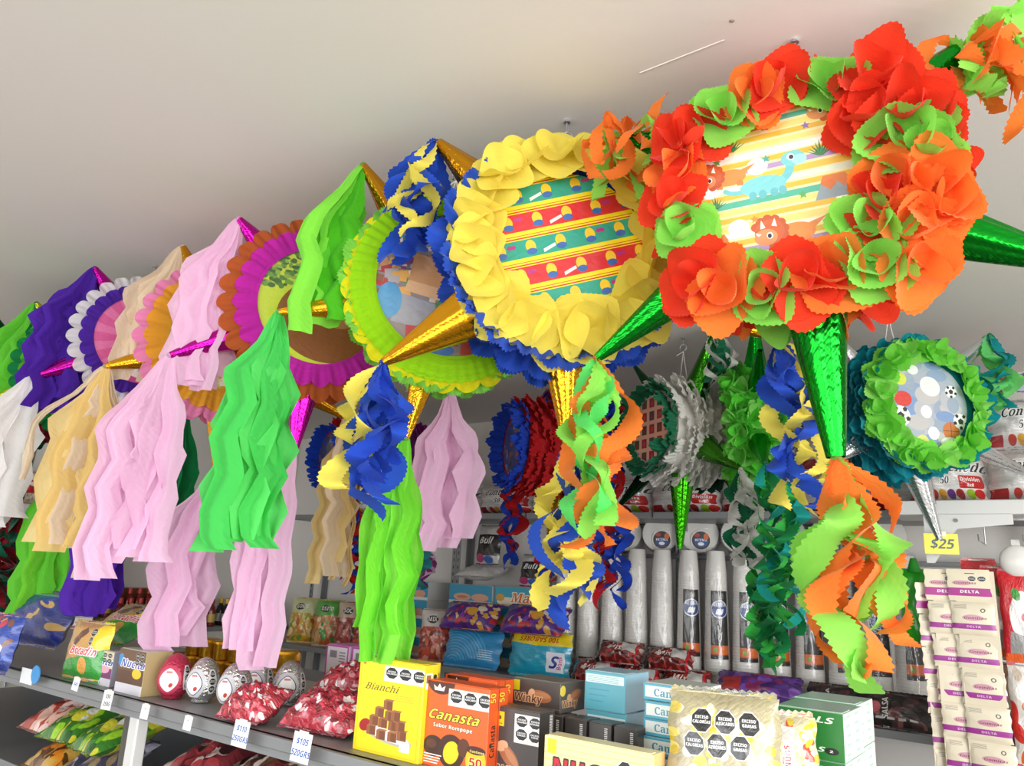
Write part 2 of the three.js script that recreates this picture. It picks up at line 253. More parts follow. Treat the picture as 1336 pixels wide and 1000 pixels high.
const printDark = canvas(128, 128, (c, w) => { c.fillStyle = '#3a3f63'; c.fillRect(0, 0, w, w); const r = rng(9); for (let i = 0; i < 70; i++) blob(c, r() * w, r() * w, 4 + r() * 9, 4 + r() * 7, ['#5d4a4a', '#8a4a3c', '#2b3f7f', '#6f7fa8', '#30302f'][i % 5]); });

// ------------------------------------------------------------------ pinatas
const petalShared = {};
const FL = flowerGeo(6, 0.09, { wob: 0.14 });                          // big tissue flowers
const FY = flowerGeo(4, 0.095, { wob: 0.16 }).map((g, i) => merge([tissueSheet(0.095, { cup: 0.12, fold: 0.14, k: 2, ph: i * 2, seed: 400 + i, q: 5, teeth: 0.008 }), tissueSheet(0.08, { cup: 0.55, fold: 0.3, k: 2, ph: i * 1.3 + 1, seed: 410 + i, q: 4, teeth: 0.008 }).rotateX(0.4 * Math.sin(i * 2)).rotateZ(1 + i)]));  // loose open sheets
const FS = flowerGeo(4, 0.06, { teeth: 0.03, ns: 56, nr: 5 });  // small ones
const PT = [0, 1, 2].map((i) => petalGeo(0.1, 0.1, { curl: 0.25 + 0.15 * i, pleat: 0.05 + 0.02 * i, ph: i * 2, teeth: 0.0022, n: 30 }));   // square petals
const PR = [0, 1, 2].map((i) => petalGeo(0.075, 0.075, { curl: 0.3 + 0.2 * i, pleat: 0.07, ph: i * 2, tip: 0.5, k: 2 + i, n: 16, m: 6 }));    // pointed tuft petals
const Z3 = V(0, 0, 1);
function pinata(o) {
  const { z = -1.47, turn = 0, rb = 0.2, T = 0.17, rf = 0.175, seed = 1, hang = true } = o, r = rng(seed * 7919);
  const C = onZ(o.c[0], o.c[1], z), n = EYE.clone().sub(C).setY(0).normalize().applyAxisAngle(UP, turn), right = UP.clone().cross(n);
  const g = thing(o.name ?? 'star_pinata', o.label, 'pinata', C, undefined), M = new THREE.Matrix4().makeBasis(right, UP, n), Q = new THREE.Quaternion().setFromRotationMatrix(M);
  const view = EYE.clone().sub(C).setY(0).normalize(), side = UP.clone().cross(view);
  const dropTo = (tip, py) => { const P = tip.clone().add(C), v = V(0, 0, 0); let a = 0.02, b = 2; for (let i = 0; i < 30; i++) { const m = (a + b) / 2; v.copy(P).setY(P.y - m).applyMatrix4(camera.matrixWorldInverse); H / 2 + F * v.y / v.z < py ? (a = m) : (b = m); } return a; };  // length at which something hanging there reaches that height
  const loc = (x, y, zz) => V(x, y, zz).applyMatrix4(M);
  part('drum', cyl(rb, rb, T, 48).rotateX(Math.PI / 2).applyMatrix4(M), crepe(o.body), g);
  if (o.print) part('printed_face', new THREE.CircleGeometry(rf, 56).translate(0, 0, T / 2 + 0.006).applyMatrix4(M), film(o.print, { bumpMap: bumpFoil, bumpScale: 0.002 }), g);
  const put = (name, geo, mat, ang, rad, zz, tilt, spin, sc) => {
    const m = part(name, geo, mat, g), rd = V(Math.cos(ang), Math.sin(ang), 0), ax = V(-Math.sin(ang), Math.cos(ang), 0);
    m.position.copy(loc(rd.x * rad, rd.y * rad, zz));
    const q = new THREE.Quaternion().setFromAxisAngle(ax, tilt).multiply(new THREE.Quaternion().setFromAxisAngle(Z3, spin));
    m.quaternion.copy(Q).multiply(q); m.scale.setScalar(sc); return m;
  };
  // a flower opens along the face normal, tipped outwards by tilt; a petal grows outwards and leans towards the viewer by lean
  const flower = (ang, rad, zz, tilt, mat, sc, set = FL) => put('tissue_flower', set[Math.floor(r() * set.length)], mat, ang, rad, zz, tilt, r() * 6, sc);
  const petal = (ang, rad, zz, lean, mat, sc, set = PT, name = 'petal') => put(name, set[Math.floor(r() * set.length)], mat, ang, rad, zz, -lean, ang - Math.PI / 2, sc);
  o.dress?.({ g, M, r, flower, petal, T, rb, rf, loc, ring: (name, geo, c) => part(name, geo.applyMatrix4(M), crepe(c), g), polar: (px, py, zz = T / 2) => { const P = C.clone().addScaledVector(n, zz), d = ray(px, py), t = P.clone().sub(EYE).dot(n) / d.dot(n), q = d.multiplyScalar(t).add(EYE).sub(P); return [Math.atan2(q.y, q.dot(right)), Math.hypot(q.y, q.dot(right))]; } });
  for (const [k, cn] of o.cones.entries()) {
    let ang, rad;
    if (cn.tip) { const d = ray(...cn.tip), t = C.clone().sub(EYE).dot(n) / d.dot(n), q = d.multiplyScalar(t).add(EYE).sub(C); ang = Math.atan2(q.y, q.dot(right)); rad = Math.hypot(q.y, q.dot(right)); if (rad > 0.66 || rad < 0.3) console.log(o.label, 'cone', k, rad.toFixed(2)); rad = clamp(rad, 0.3, 0.66); } else { ang = cn.ang * Math.PI / 180; rad = cn.rad ?? 0.46; }
    const b = rb - 0.03, dirv = V(Math.cos(ang), Math.sin(ang), 0).applyMatrix4(M), tip = dirv.clone().multiplyScalar(rad);
    const geo = coneGeo(cn.r0 ?? 0.056, cn.r1 ?? 0.01, rad - b, seed * 31 + k).applyQuaternion(new THREE.Quaternion().setFromUnitVectors(UP, dirv)).translate(dirv.x * b, dirv.y * b, dirv.z * b);
    const cone = part('foil_cone', geo, foil(cn.foil), g);
    for (const s of cn.hang ?? []) {
      const cols = s.c, count = s.n ?? cols.length, SL = s.end ? dropTo(tip, s.end) : s.L;
      for (let i = 0; i < count; i++) {
        const f = count > 1 ? i / (count - 1) : 0.5, sd = Math.floor(r() * 1e6), col = cols[i % cols.length];
        const common = { side, out: view, seed: sd, L: SL * (0.86 + 0.16 * r()), w: s.w * (0.8 + 0.35 * r()) };
        if (s.ribbon) part('ribbon', ribbonGeo({ ...common, L: SL * (s.burst ? 0.6 + 0.6 * r() : 0.72 + 0.4 * r()), burst: s.burst ?? 0, curl: s.curl ?? 1, spread: s.spread ?? 0.04, dx: s.dx ?? 0, dz: s.dz ?? 0, teeth: s.teeth ?? 0.0022, waves: s.waves ?? 2.2, rise: s.rise ?? 0.02 }), tissue(col), cone, tip);
        else part('streamer', streamerGeo({ ...common, off: lerp(-s.spread, s.spread, f) + (s.dx ?? 0), dep: (f - 0.5) * (s.deep ?? 0.05) * (i % 2 ? -1 : 1) + (s.dz ?? 0) + 0.03 * (r() - 0.5), per: (s.per ?? 0.13) * (0.85 + 0.35 * r()), zig: (s.zig ?? 0.02) * (0.6 + 0.5 * r()), hex: s.hex ?? r() < 0.5, ph: Math.floor(r() * 2), sway: s.sway ?? 0, turn: (r() - 0.5) * 0.5, fold: s.fold ?? 0.014, drop: s.drop ?? 0.22 }), crepe(col), cone, tip);
      }
      part('knot', new THREE.SphereGeometry(0.01, 10, 8).scale(1, 0.8, 1), crepe(cols[0]), cone, tip);
    }
  }
  if (hang) {
    const top = V(0, ROOM.h - 0.07 - C.y, 0), s0 = loc(-0.04, rb, 0), s1 = loc(0.04, rb, 0);
    part('hanging_string', merge([rod(s0, top, 0.0022, 6), rod(s1, top, 0.0022, 6), rod(top, top.clone().add(V(-0.03, -0.02, 0.01)), 0.002, 6)]), stringMat, g);
    const h = thing('ceiling_hook', o.hook, 'hook', V(C.x, ROOM.h, C.z), undefined);
    part('anchor', cyl(0.006, 0.009, 0.008, 14).translate(0, -0.004, 0), steelBare, h);
    part('hook_wire', merge([rod(V(0, -0.01, 0), V(0, -0.035, 0), 0.003), new THREE.TorusGeometry(0.016, 0.003, 8, 20, 5).rotateZ(-1.2).translate(0, -0.052, 0)]), steelBare, h);
  }
  return g;
}
const C_ = { red: '#ee4020', orange: '#f98434', lime: '#93e45c', yellow: '#f8e864', blue: '#1f49c4', royal: '#2a57cf', limeFlat: '#a4e314', yellowFlat: '#f7ec1a', magenta: '#dd2fc4', rust: '#c2602e', pink: '#f6cdea', pinkHot: '#f593c8', gold: '#f5b83a', purple: '#5a2bb5', white: '#f2efee', cream: '#eedcc0', butter: '#f4dd9c', green: '#5fdd6c', greenDeep: '#17914f', lime2: '#8fea4c', leaf: '#6fd83c', dred: '#8c1021', dgreen: '#0c5f45', teal: '#0d9fb0', crimson: '#c5121c' };
const FOIL = { green: '#0f8f22', gold: '#e0a020', goldDeep: '#c98d1e', magenta: '#c2189c', silver: '#dfe3e6', lime: '#c4c81e', dgreen: '#0b5a2a' };

// 1: dinosaur print, big orange, red and green tissue flowers
pinata({
  label: 'star pinata with dinosaur print, red, orange and lime tissue flowers, green foil cones', hook: 'ceiling hook holding the dinosaur print pinata',
  c: [1046, 254], seed: 1, rb: 0.2, rf: 0.195, T: 0.17, turn: 0, body: C_.red, print: printDino,
  dress({ flower, polar, r }) {
    const R = tissue(C_.red), O = tissue(C_.orange), G = tissue(C_.lime);
    const L = [[1012, 118, R, 1], [985, 135, O, 0.95], [1083, 113, G, 0.85], [1140, 112, R, 1.05], [1128, 155, R, 1], [1178, 150, R, 1.05], [1212, 160, R, 0.9], [1180, 190, G, 1.05], [1210, 205, G, 0.75], [1168, 240, O, 1], [1210, 245, O, 1.1], [1150, 272, R, 0.85], [1225, 270, O, 0.9], [1190, 305, O, 1], [1135, 300, G, 0.85], [1140, 345, G, 0.9], [1085, 338, O, 0.95], [1040, 350, R, 1], [998, 355, G, 0.85], [948, 358, O, 0.95], [915, 345, R, 1], [898, 305, G, 0.95], [880, 265, R, 0.95], [886, 228, O, 0.95], [908, 185, R, 1.05], [885, 195, R, 0.9], [945, 158, G, 0.95], [1195, 350, O, 0.9]];
    for (const [x, y, m, s] of L) { const [a, q] = polar(x, y > 335 && x < 1120 ? y + 24 : y, 0.1); flower(a, q, 0.1 + 0.015 * r(), clamp((q - 0.2) * 4, -0.35, 0.75), m, s * (x < 1080 && y < 340 ? 0.74 : 0.86)); }
    for (let i = 0; i < 17; i++) flower(i * 0.37 + 3.0, 0.225, 0.0 - 0.03 * r(), 1.25, [R, R, O, R, G, O][i % 6], 0.95);
    for (let i = 0; i < 15; i++) flower(i * 0.419, 0.215, -0.075, 1.75, [R, O, R][i % 3], 0.85);
  },
  cones: [
    { tip: [1250, 68], foil: FOIL.green, r0: 0.075, r1: 0.02, hang: [{ ribbon: true, c: [C_.orange, C_.lime, C_.orange, C_.orange, C_.lime], n: 34, L: 0.15, w: 0.038, spread: 0.085, curl: 0.7, burst: 0.085, dx: 0.04, waves: 1.6 }] },
    { tip: [1425, 350], foil: FOIL.green, r0: 0.066, r1: 0.012, hang: [{ ribbon: true, c: [C_.orange, C_.lime], n: 8, L: 0.4, w: 0.045, spread: 0.05 }] },
    { tip: [1091, 597], foil: FOIL.green, r0: 0.066, r1: 0.017, hang: [{ ribbon: true, c: [C_.lime, C_.orange, C_.lime, C_.orange, C_.orange, C_.lime], n: 11, end: 900, w: 0.06, spread: 0.05, curl: 0.95, dx: 0.02, waves: 1.7, teeth: 0.003 }] },
    { tip: [778, 468], foil: FOIL.green, r0: 0.062, r1: 0.009, hang: [{ ribbon: true, c: [C_.orange, C_.lime, C_.lime, C_.orange, C_.green], n: 10, end: 720, w: 0.045, spread: 0.04, curl: 0.85, waves: 1.8 }] },
    { tip: [822, 178], foil: FOIL.green, r0: 0.06, r1: 0.014, hang: [{ ribbon: true, c: [C_.orange, C_.orange, C_.lime, C_.orange, C_.lime], n: 24, L: 0.16, w: 0.034, spread: 0.085, curl: 0.7, burst: 0.07, dx: -0.005, waves: 1.6 }] },
  ],
});
// 2: striped print, yellow flowers over blue petals
pinata({
  label: 'star pinata with striped print, yellow tissue petals over a blue ruffle, gold cones', hook: 'ceiling hook holding the yellow and blue pinata',
  c: [733, 340], seed: 2, rb: 0.2, rf: 0.185, T: 0.17, turn: 0.12, body: C_.blue, print: printStripes,
  dress({ flower, petal, r }) {
    const Y = tissue(C_.yellow), B = tissue(C_.royal);
    for (let i = 0; i < 19; i++) flower(i * 0.3307 + 0.05 * r(), 0.212 + 0.012 * r() + 0.012 * Math.max(0, Math.sin(i * 0.3307)), 0.085 + 0.025 * r(), 0.25 + 0.4 * r(), Y, 0.72 + 0.16 * r(), FY);
    for (let i = 0; i < 24; i++) petal(i * 0.2618, 0.185, 0.04, 0.1 + 0.3 * r(), B, (1.3 + 0.2 * r()) * (1 - 0.38 * Math.max(0, Math.sin(i * 0.2618))));
    for (let i = 0; i < 24; i++) petal(i * 0.2618 + 0.13, 0.185, -0.01, -0.15 + 0.3 * r(), B, 1.3 * (1 - 0.4 * Math.max(0, Math.sin(i * 0.2618 + 0.13))));
    for (let i = 0; i < 22; i++) petal(i * 0.2856, 0.18, -0.06, -0.4, B, 1.2 * (1 - 0.35 * Math.max(0, Math.sin(i * 0.2856))));
  },
  cones: [
    { tip: [572, 186], foil: FOIL.goldDeep, r0: 0.075, r1: 0.012, hang: [{ ribbon: true, c: [C_.royal, C_.royal, C_.yellow, C_.royal, C_.blue], n: 14, end: 335, w: 0.036, spread: 0.045, curl: 0.9, dx: -0.05, rise: 0.03 }] },
    { tip: [500, 473], foil: FOIL.gold, r0: 0.085, r1: 0.01, hang: [{ ribbon: true, c: [C_.royal, C_.yellow, C_.royal, C_.blue], n: 12, end: 670, w: 0.05, spread: 0.05, dx: -0.02 }] },
    { tip: [741, 585], foil: FOIL.gold, r0: 0.066, r1: 0.01, hang: [{ ribbon: true, c: [C_.royal, C_.yellow, C_.royal, C_.blue, C_.yellow], n: 13, end: 812, w: 0.045, spread: 0.045, dx: 0.01 }] },
    { tip: [1010, 440], foil: FOIL.gold, hang: [{ ribbon: true, c: [C_.royal, C_.royal, C_.yellow], n: 9, end: 660, w: 0.042, spread: 0.028, dx: 0.05 }] },
    { ang: 42, foil: FOIL.gold },
  ],
});
// 3: block collage print, pleated lime ruffle with a yellow scalloped rim
pinata({
  label: 'star pinata with brown collage print, pleated lime ruffle and yellow scalloped rim', hook: 'ceiling hook between the yellow pinata and the magenta pinata',
  c: [584, 386], seed: 3, rb: 0.2, rf: 0.205, T: 0.15, turn: 0.1, body: C_.limeFlat, print: printBlocks,
  dress({ ring, petal, r, T }) {
    ring('ruffle', scallopRing(0.2, 0.285, 26, { depth: 0.2, lean: -0.025, pleat: 0.005 }).translate(0, 0, T / 2 + 0.004), C_.yellowFlat);
    ring('ruffle', scallopRing(0.195, 0.262, 60, { depth: 0.06, lean: -0.012, pleat: 0.004, per: 8 }).translate(0, 0, T / 2 + 0.012), C_.limeFlat);
    for (let i = 0; i < 26; i++) petal(i * 0.2417, 0.18, 0.02, 0, tissue(C_.lime), 0.9 + 0.3 * r(), PT);
    for (let i = 0; i < 24; i++) petal(i * 0.2618, 0.18, -0.04, -0.3, tissue(C_.lime), 0.95, PT);
  },
  cones: [
    { tip: [474, 216], foil: FOIL.goldDeep, r0: 0.055, hang: [{ c: [C_.leaf, '#58c922', C_.lime2], n: 5, end: 430, w: 0.08, spread: 0.035, dx: -0.05, zig: 0.018 }, { c: [C_.lime2], n: 1, end: 475, w: 0.06, spread: 0, dx: -0.09, dz: 0.08, per: 0.16 }] },
    { tip: [364, 408], foil: FOIL.gold, r0: 0.045, hang: [{ c: [C_.green, '#4fd160', C_.green], n: 6, end: 738, w: 0.07, spread: 0.06, dx: -0.02, dz: 0.05, zig: 0.02, per: 0.15 }] },
    { tip: [529, 572], foil: FOIL.gold, r0: 0.045, hang: [{ c: [C_.lime2, '#7de03a', C_.lime2], n: 6, end: 862, w: 0.046, spread: 0.055, dx: -0.01, zig: 0.012, per: 0.15 }] },
    { ang: -28, rad: 0.46, foil: FOIL.gold, hang: [{ c: [C_.lime2], n: 3, L: 0.4, w: 0.05, spread: 0.03 }] },
    { ang: 45, rad: 0.44, foil: FOIL.gold },
  ],
});
// 4: meadow print, magenta ruffle, rust scallops
pinata({
  label: 'star pinata with meadow print, magenta scalloped ruffle and rust brown rim', hook: 'ceiling hook holding the magenta and rust pinata',
  c: [412, 410], seed: 4, rb: 0.2, rf: 0.188, T: 0.15, turn: 0.12, body: C_.rust, print: printMeadow,
  dress({ ring, T }) {
    ring('ruffle', scallopRing(0.19, 0.295, 28, { depth: 0.24, lean: -0.02 }).translate(0, 0, T / 2 + 0.002), C_.rust);
    ring('ruffle', scallopRing(0.182, 0.252, 28, { depth: 0.24, lean: -0.006 }).translate(0, 0, T / 2 + 0.012), C_.magenta);
    ring('ruffle', scallopRing(0.19, 0.285, 28, { depth: 0.24, lean: 0.02 }).translate(0, 0, -T / 2), C_.rust);
  },
  cones: [
    { tip: [312, 286], foil: FOIL.magenta, r0: 0.06, hang: [{ c: [C_.pink], n: 6, end: 515, w: 0.08, spread: 0.05, dx: -0.05, zig: 0.018 }] },
    { tip: [222, 464], foil: FOIL.magenta, r0: 0.055, hang: [{ c: [C_.pink], n: 7, end: 760, w: 0.07, spread: 0.085, dx: -0.03, zig: 0.018, per: 0.15 }] },
    { tip: [383, 592], foil: FOIL.magenta, r0: 0.06, hang: [{ c: [C_.pink], n: 5, end: 878, w: 0.07, spread: 0.055, dx: -0.06, zig: 0.01, per: 0.17, dz: -0.04 }] },
    { tip: [588, 512], foil: FOIL.magenta, hang: [{ c: [C_.pink], n: 5, end: 722, w: 0.07, spread: 0.075, zig: 0.016, per: 0.15 }] },
    { ang: 50, foil: FOIL.magenta },
  ],
});
// 5: foliage print, gold ruffle with pink scallops
pinata({
  label: 'star pinata with leafy print, golden yellow ruffle and pink scallops, gold cones', hook: 'ceiling hook holding the golden yellow and pink pinata',
  c: [288, 450], seed: 5, rb: 0.19, rf: 0.175, T: 0.15, turn: 0.12, body: C_.gold, print: printFoliage,
  dress({ ring, T }) {
    ring('ruffle', scallopRing(0.18, 0.285, 26, { depth: 0.26, lean: -0.02 }).translate(0, 0, T / 2), C_.pinkHot);
    ring('ruffle', scallopRing(0.172, 0.25, 26, { depth: 0.18, lean: -0.006 }).translate(0, 0, T / 2 + 0.01), C_.gold);
    ring('ruffle', scallopRing(0.18, 0.275, 26, { depth: 0.26, lean: 0.02 }).translate(0, 0, -T / 2), C_.pinkHot);
    ring('ruffle', scallopRing(0.17, 0.26, 26, { depth: 0.26, lean: 0.02 }).translate(0, 0, 0), C_.gold);
  },
  cones: [
    { tip: [239, 322], foil: FOIL.goldDeep, r0: 0.06, hang: [{ c: [C_.cream], n: 5, end: 500, w: 0.08, spread: 0.05, dx: -0.07 }] },
    { tip: [138, 478], foil: FOIL.gold, r0: 0.05, hang: [{ c: [C_.butter, '#f2d488', C_.cream], n: 6, end: 750, w: 0.08, spread: 0.065, dx: -0.02, zig: 0.018, per: 0.17, hex: false }, { c: [C_.cream], n: 2, end: 640, w: 0.025, spread: 0.13, dx: -0.03, zig: 0.008 }] },
    { tip: [282, 612], foil: FOIL.gold, r0: 0.05, hang: [{ c: [C_.pink], n: 4, end: 852, w: 0.08, spread: 0.06, dx: -0.055, zig: 0.02, per: 0.17, hex: false, dz: -0.03 }] },
    { tip: [452, 545], foil: FOIL.gold, hang: [{ c: [C_.butter, C_.cream], n: 4, end: 760, w: 0.06, spread: 0.045, zig: 0.014 }, { c: [C_.butter], n: 3, end: 760, w: 0.018, spread: 0.05, dx: 0.06, zig: 0.006 }] },
    { ang: 50, foil: FOIL.gold },
  ],
});
// 6: pink print, purple ruffle with white scallops
pinata({
  label: 'star pinata with pink print, purple ruffle and white scalloped rim, magenta cones', hook: 'ceiling hook holding the purple and white pinata',
  c: [184, 450], seed: 6, rb: 0.19, rf: 0.175, T: 0.15, turn: 0.1, body: C_.purple, print: printPink,
  dress({ ring, T }) {
    ring('ruffle', scallopRing(0.18, 0.262, 26, { depth: 0.3, lean: -0.01 }).translate(0, 0, T / 2), C_.white);
    ring('ruffle', scallopRing(0.172, 0.222, 26, { depth: 0.24, lean: -0.004 }).translate(0, 0, T / 2 + 0.01), C_.purple);
    ring('ruffle', scallopRing(0.18, 0.262, 26, { depth: 0.3, lean: 0.01 }).translate(0, 0, -T / 2), C_.white);
    ring('ruffle', scallopRing(0.17, 0.255, 26, { depth: 0.26, lean: 0.02 }).translate(0, 0, 0), C_.purple);
  },
  cones: [
    { tip: [124, 350], foil: FOIL.magenta, r0: 0.055, hang: [{ c: [C_.purple, '#5326ab', '#6434c4'], n: 6, end: 552, w: 0.09, spread: 0.065, dx: -0.06, zig: 0.018 }] },
    { tip: [42, 492], foil: FOIL.magenta, r0: 0.055, hang: [{ c: [C_.white], n: 5, end: 705, w: 0.09, spread: 0.09, dx: -0.08, zig: 0.02, per: 0.17 }] },
    { tip: [172, 590], foil: FOIL.magenta, hang: [{ c: [C_.purple, '#5326ab'], n: 4, end: 822, w: 0.085, spread: 0.055, dx: -0.04, zig: 0.016, per: 0.15 }] },
    { tip: [312, 528], foil: FOIL.magenta, hang: [{ c: [C_.white], n: 3, end: 640, w: 0.06, spread: 0.04 }] },
    { ang: 50, foil: FOIL.magenta },
  ],
});
// 7: green one behind the purple streamers
pinata({
  label: 'star pinata with lime and dark green crepe streamers beside the purple pinata', hook: 'ceiling hook holding the lime and dark green pinata',
  c: [98, 490], seed: 7, rb: 0.18, rf: 0.165, T: 0.15, turn: 0.1, body: C_.leaf, print: printFoliage,
  dress({ ring, T }) {
    ring('ruffle', scallopRing(0.17, 0.25, 26, { depth: 0.26, lean: -0.01 }).translate(0, 0, T / 2), C_.greenDeep);
    ring('ruffle', scallopRing(0.165, 0.215, 26, { depth: 0.26 }).translate(0, 0, T / 2 + 0.008), C_.leaf);
    ring('ruffle', scallopRing(0.17, 0.25, 26, { depth: 0.26, lean: 0.01 }).translate(0, 0, -T / 2), C_.greenDeep);
  },
  cones: [
    { tip: [48, 396], foil: FOIL.lime, r0: 0.055, hang: [{ c: [C_.leaf, '#62cc30'], n: 5, end: 520, w: 0.09, spread: 0.06, dx: -0.07 }, { c: [C_.greenDeep], n: 1, end: 500, w: 0.035, spread: 0, dx: 0.01, dz: 0.05, zig: 0.02, hex: false }] },
    { tip: [-24, 522], foil: FOIL.lime },
    { tip: [88, 612], foil: FOIL.lime, hang: [{ c: [C_.leaf, '#7fdc3a'], n: 5, end: 818, w: 0.09, spread: 0.075, dx: -0.01, zig: 0.018, per: 0.16 }] },
    { tip: [243, 540], foil: FOIL.lime, hang: [{ c: [C_.greenDeep, '#1aa35b'], n: 4, end: 738, w: 0.075, spread: 0.05, zig: 0.01 }] },
    { ang: 50, foil: FOIL.lime },
  ],
});
// 8: dark red and dark green, far end of the row
pinata({
  label: 'star pinata with dark red tissue petals and dark green foil cones at the row end', hook: 'ceiling hook holding the dark red pinata',
  c: [38, 508], seed: 8, rb: 0.18, rf: 0.16, T: 0.17, turn: 0.1, body: C_.dred, print: printDark,
  dress({ petal, r }) {
    for (let i = 0; i < 22; i++) petal(i * 0.2856, 0.16, 0.06, 0.3, tissue(C_.dred), 1 + 0.2 * r());
    for (let i = 0; i < 22; i++) petal(i * 0.2856, 0.16, 0.0, 0, tissue(C_.dred), 1.05);
    for (let i = 0; i < 20; i++) petal(i * 0.314, 0.16, -0.06, -0.3, tissue(C_.dgreen), 1.1);
  },
  cones: [
    { tip: [-8, 412], foil: FOIL.dgreen, hang: [{ c: [C_.dred], n: 4, L: 0.5, w: 0.07, spread: 0.04 }] },
    { tip: [23, 672], foil: FOIL.dgreen, r0: 0.07, hang: [{ ribbon: true, c: [C_.dred, C_.dred, C_.dgreen], n: 12, end: 800, w: 0.06, spread: 0.045 }] },
    { ang: 195, foil: FOIL.dgreen }, { ang: -20, foil: FOIL.dgreen, hang: [{ ribbon: true, c: [C_.dred, C_.dgreen], n: 7, L: 0.5, w: 0.05, spread: 0.04 }] }, { ang: 45, foil: FOIL.dgreen },
  ],
});
// second row, near the back shelves
const tufts = (petal, r, mat, rows, n, rad, sc, set = PR) => { for (const [zz, lean] of rows) for (let i = 0; i < n; i++) petal((i + (zz * 50 % 1)) * 6.283 / n, rad, zz + 0.01 * (r() - 0.5), lean + 0.4 * (r() - 0.5), mat, sc * (0.85 + 0.3 * r()), set, 'tissue_tuft'); };
pinata({
  label: 'edge-on star pinata with red tissue body and blue frilled face ring', hook: 'ceiling hook holding the red and blue pinata', z: -3.28,
  c: [732, 588], seed: 9, rb: 0.2, rf: 0.15, T: 0.5, turn: -1.15, body: C_.crimson, print: printDark,
  dress({ petal, r }) {
    const B = tissue(C_.blue), R = tissue(C_.crimson);
    for (let i = 0; i < 30; i++) petal(i * 0.2094, 0.17, 0.255, 0.5 + 0.4 * r(), B, 0.85 + 0.2 * r(), PR);
    for (let i = 0; i < 30; i++) petal(i * 0.2094 + 0.1, 0.165, 0.24, 0.1 + 0.3 * r(), B, 1, PR);
    tufts(petal, r, R, [[0.2, 0.3], [0.17, 0.2], [0.13, 0.1], [0.09, 0.2], [0.05, 0], [0.01, 0.1], [-0.04, -0.1], [-0.09, -0.2], [-0.14, -0.2], [-0.19, -0.2]], 24, 0.185, 1);
    for (let i = 0; i < 26; i++) petal(i * 0.2417, 0.18, -0.24, -0.3, B, 1, PR);
  },
  cones: [
    { ang: -104, rad: 0.46, foil: FOIL.gold, r0: 0.055, hang: [{ ribbon: true, c: [C_.crimson, C_.blue], n: 7, L: 0.22, w: 0.04, spread: 0.03 }] },
    { ang: 120, rad: 0.42, foil: FOIL.gold, hang: [{ ribbon: true, c: [C_.crimson, C_.blue, C_.crimson], n: 9, L: 0.5, w: 0.045, spread: 0.04, dz: 0.12 }] },
    { ang: 40, rad: 0.42, foil: FOIL.gold, hang: [{ ribbon: true, c: [C_.crimson, C_.blue, C_.blue], n: 12, L: 0.7, w: 0.05, spread: 0.05, dx: 0.08 }] },
    { ang: 190, rad: 0.44, foil: FOIL.gold, hang: [{ ribbon: true, c: [C_.crimson, C_.blue], n: 9, L: 0.5, w: 0.045, spread: 0.04, dx: -0.08 }] },
    { ang: -35, rad: 0.44, foil: FOIL.gold, hang: [{ ribbon: true, c: [C_.blue, C_.crimson, C_.blue], n: 11, L: 0.5, w: 0.05, spread: 0.05, dx: 0.1 }] },
  ],
});
pinata({
  label: 'star pinata with white tissue body, dark green petal ring and red grid print', hook: 'ceiling hook holding the white and dark green pinata', z: -3.28,
  c: [892, 566], seed: 10, rb: 0.19, rf: 0.15, T: 0.34, turn: -0.92, body: '#e9e6e0', print: printGrid,
  dress({ petal, r }) {
    const G = tissue('#1b7a53'), Wt = tissue('#f0eee9'), D = tissue('#12432f');
    for (let i = 0; i < 28; i++) petal(i * 0.2244, 0.155, 0.175, 0.5 + 0.5 * r(), G, 0.85 + 0.25 * r(), PR);
    for (let i = 0; i < 28; i++) petal(i * 0.2244 + 0.1, 0.16, 0.16, 0.1 + 0.4 * r(), G, 1.05, PR);
    tufts(petal, r, Wt, [[0.12, 0.3], [0.085, 0.1], [0.05, 0], [0.015, 0.1], [-0.02, -0.1], [-0.06, 0], [-0.1, -0.2], [-0.13, -0.2]], 24, 0.17, 1.1);
    for (let i = 0; i < 28; i++) petal(i * 0.2244, 0.17, -0.17, -0.3, D, 1.15, PR);
  },
  cones: [
    { tip: [931, 432], foil: '#2f7a14', r0: 0.065, hang: [{ ribbon: true, c: ['#f4f2ee', '#2f8f6a', '#f4f2ee', '#1b7a53'], n: 10, L: 0.3, w: 0.035, spread: 0.05, dx: 0.03 }] },
    { tip: [966, 612], foil: '#3f8420', r0: 0.065, hang: [{ ribbon: true, c: ['#f4f2ee', '#1b7a53', '#f4f2ee'], n: 12, L: 0.42, w: 0.045, spread: 0.05, dx: 0.02 }] },
    { tip: [887, 716], foil: '#3fae14', r0: 0.062, r1: 0.012 },
    { tip: [806, 662], foil: FOIL.dgreen, r0: 0.055 },
    { tip: [828, 478], foil: FOIL.dgreen, r0: 0.05 },
  ],
});
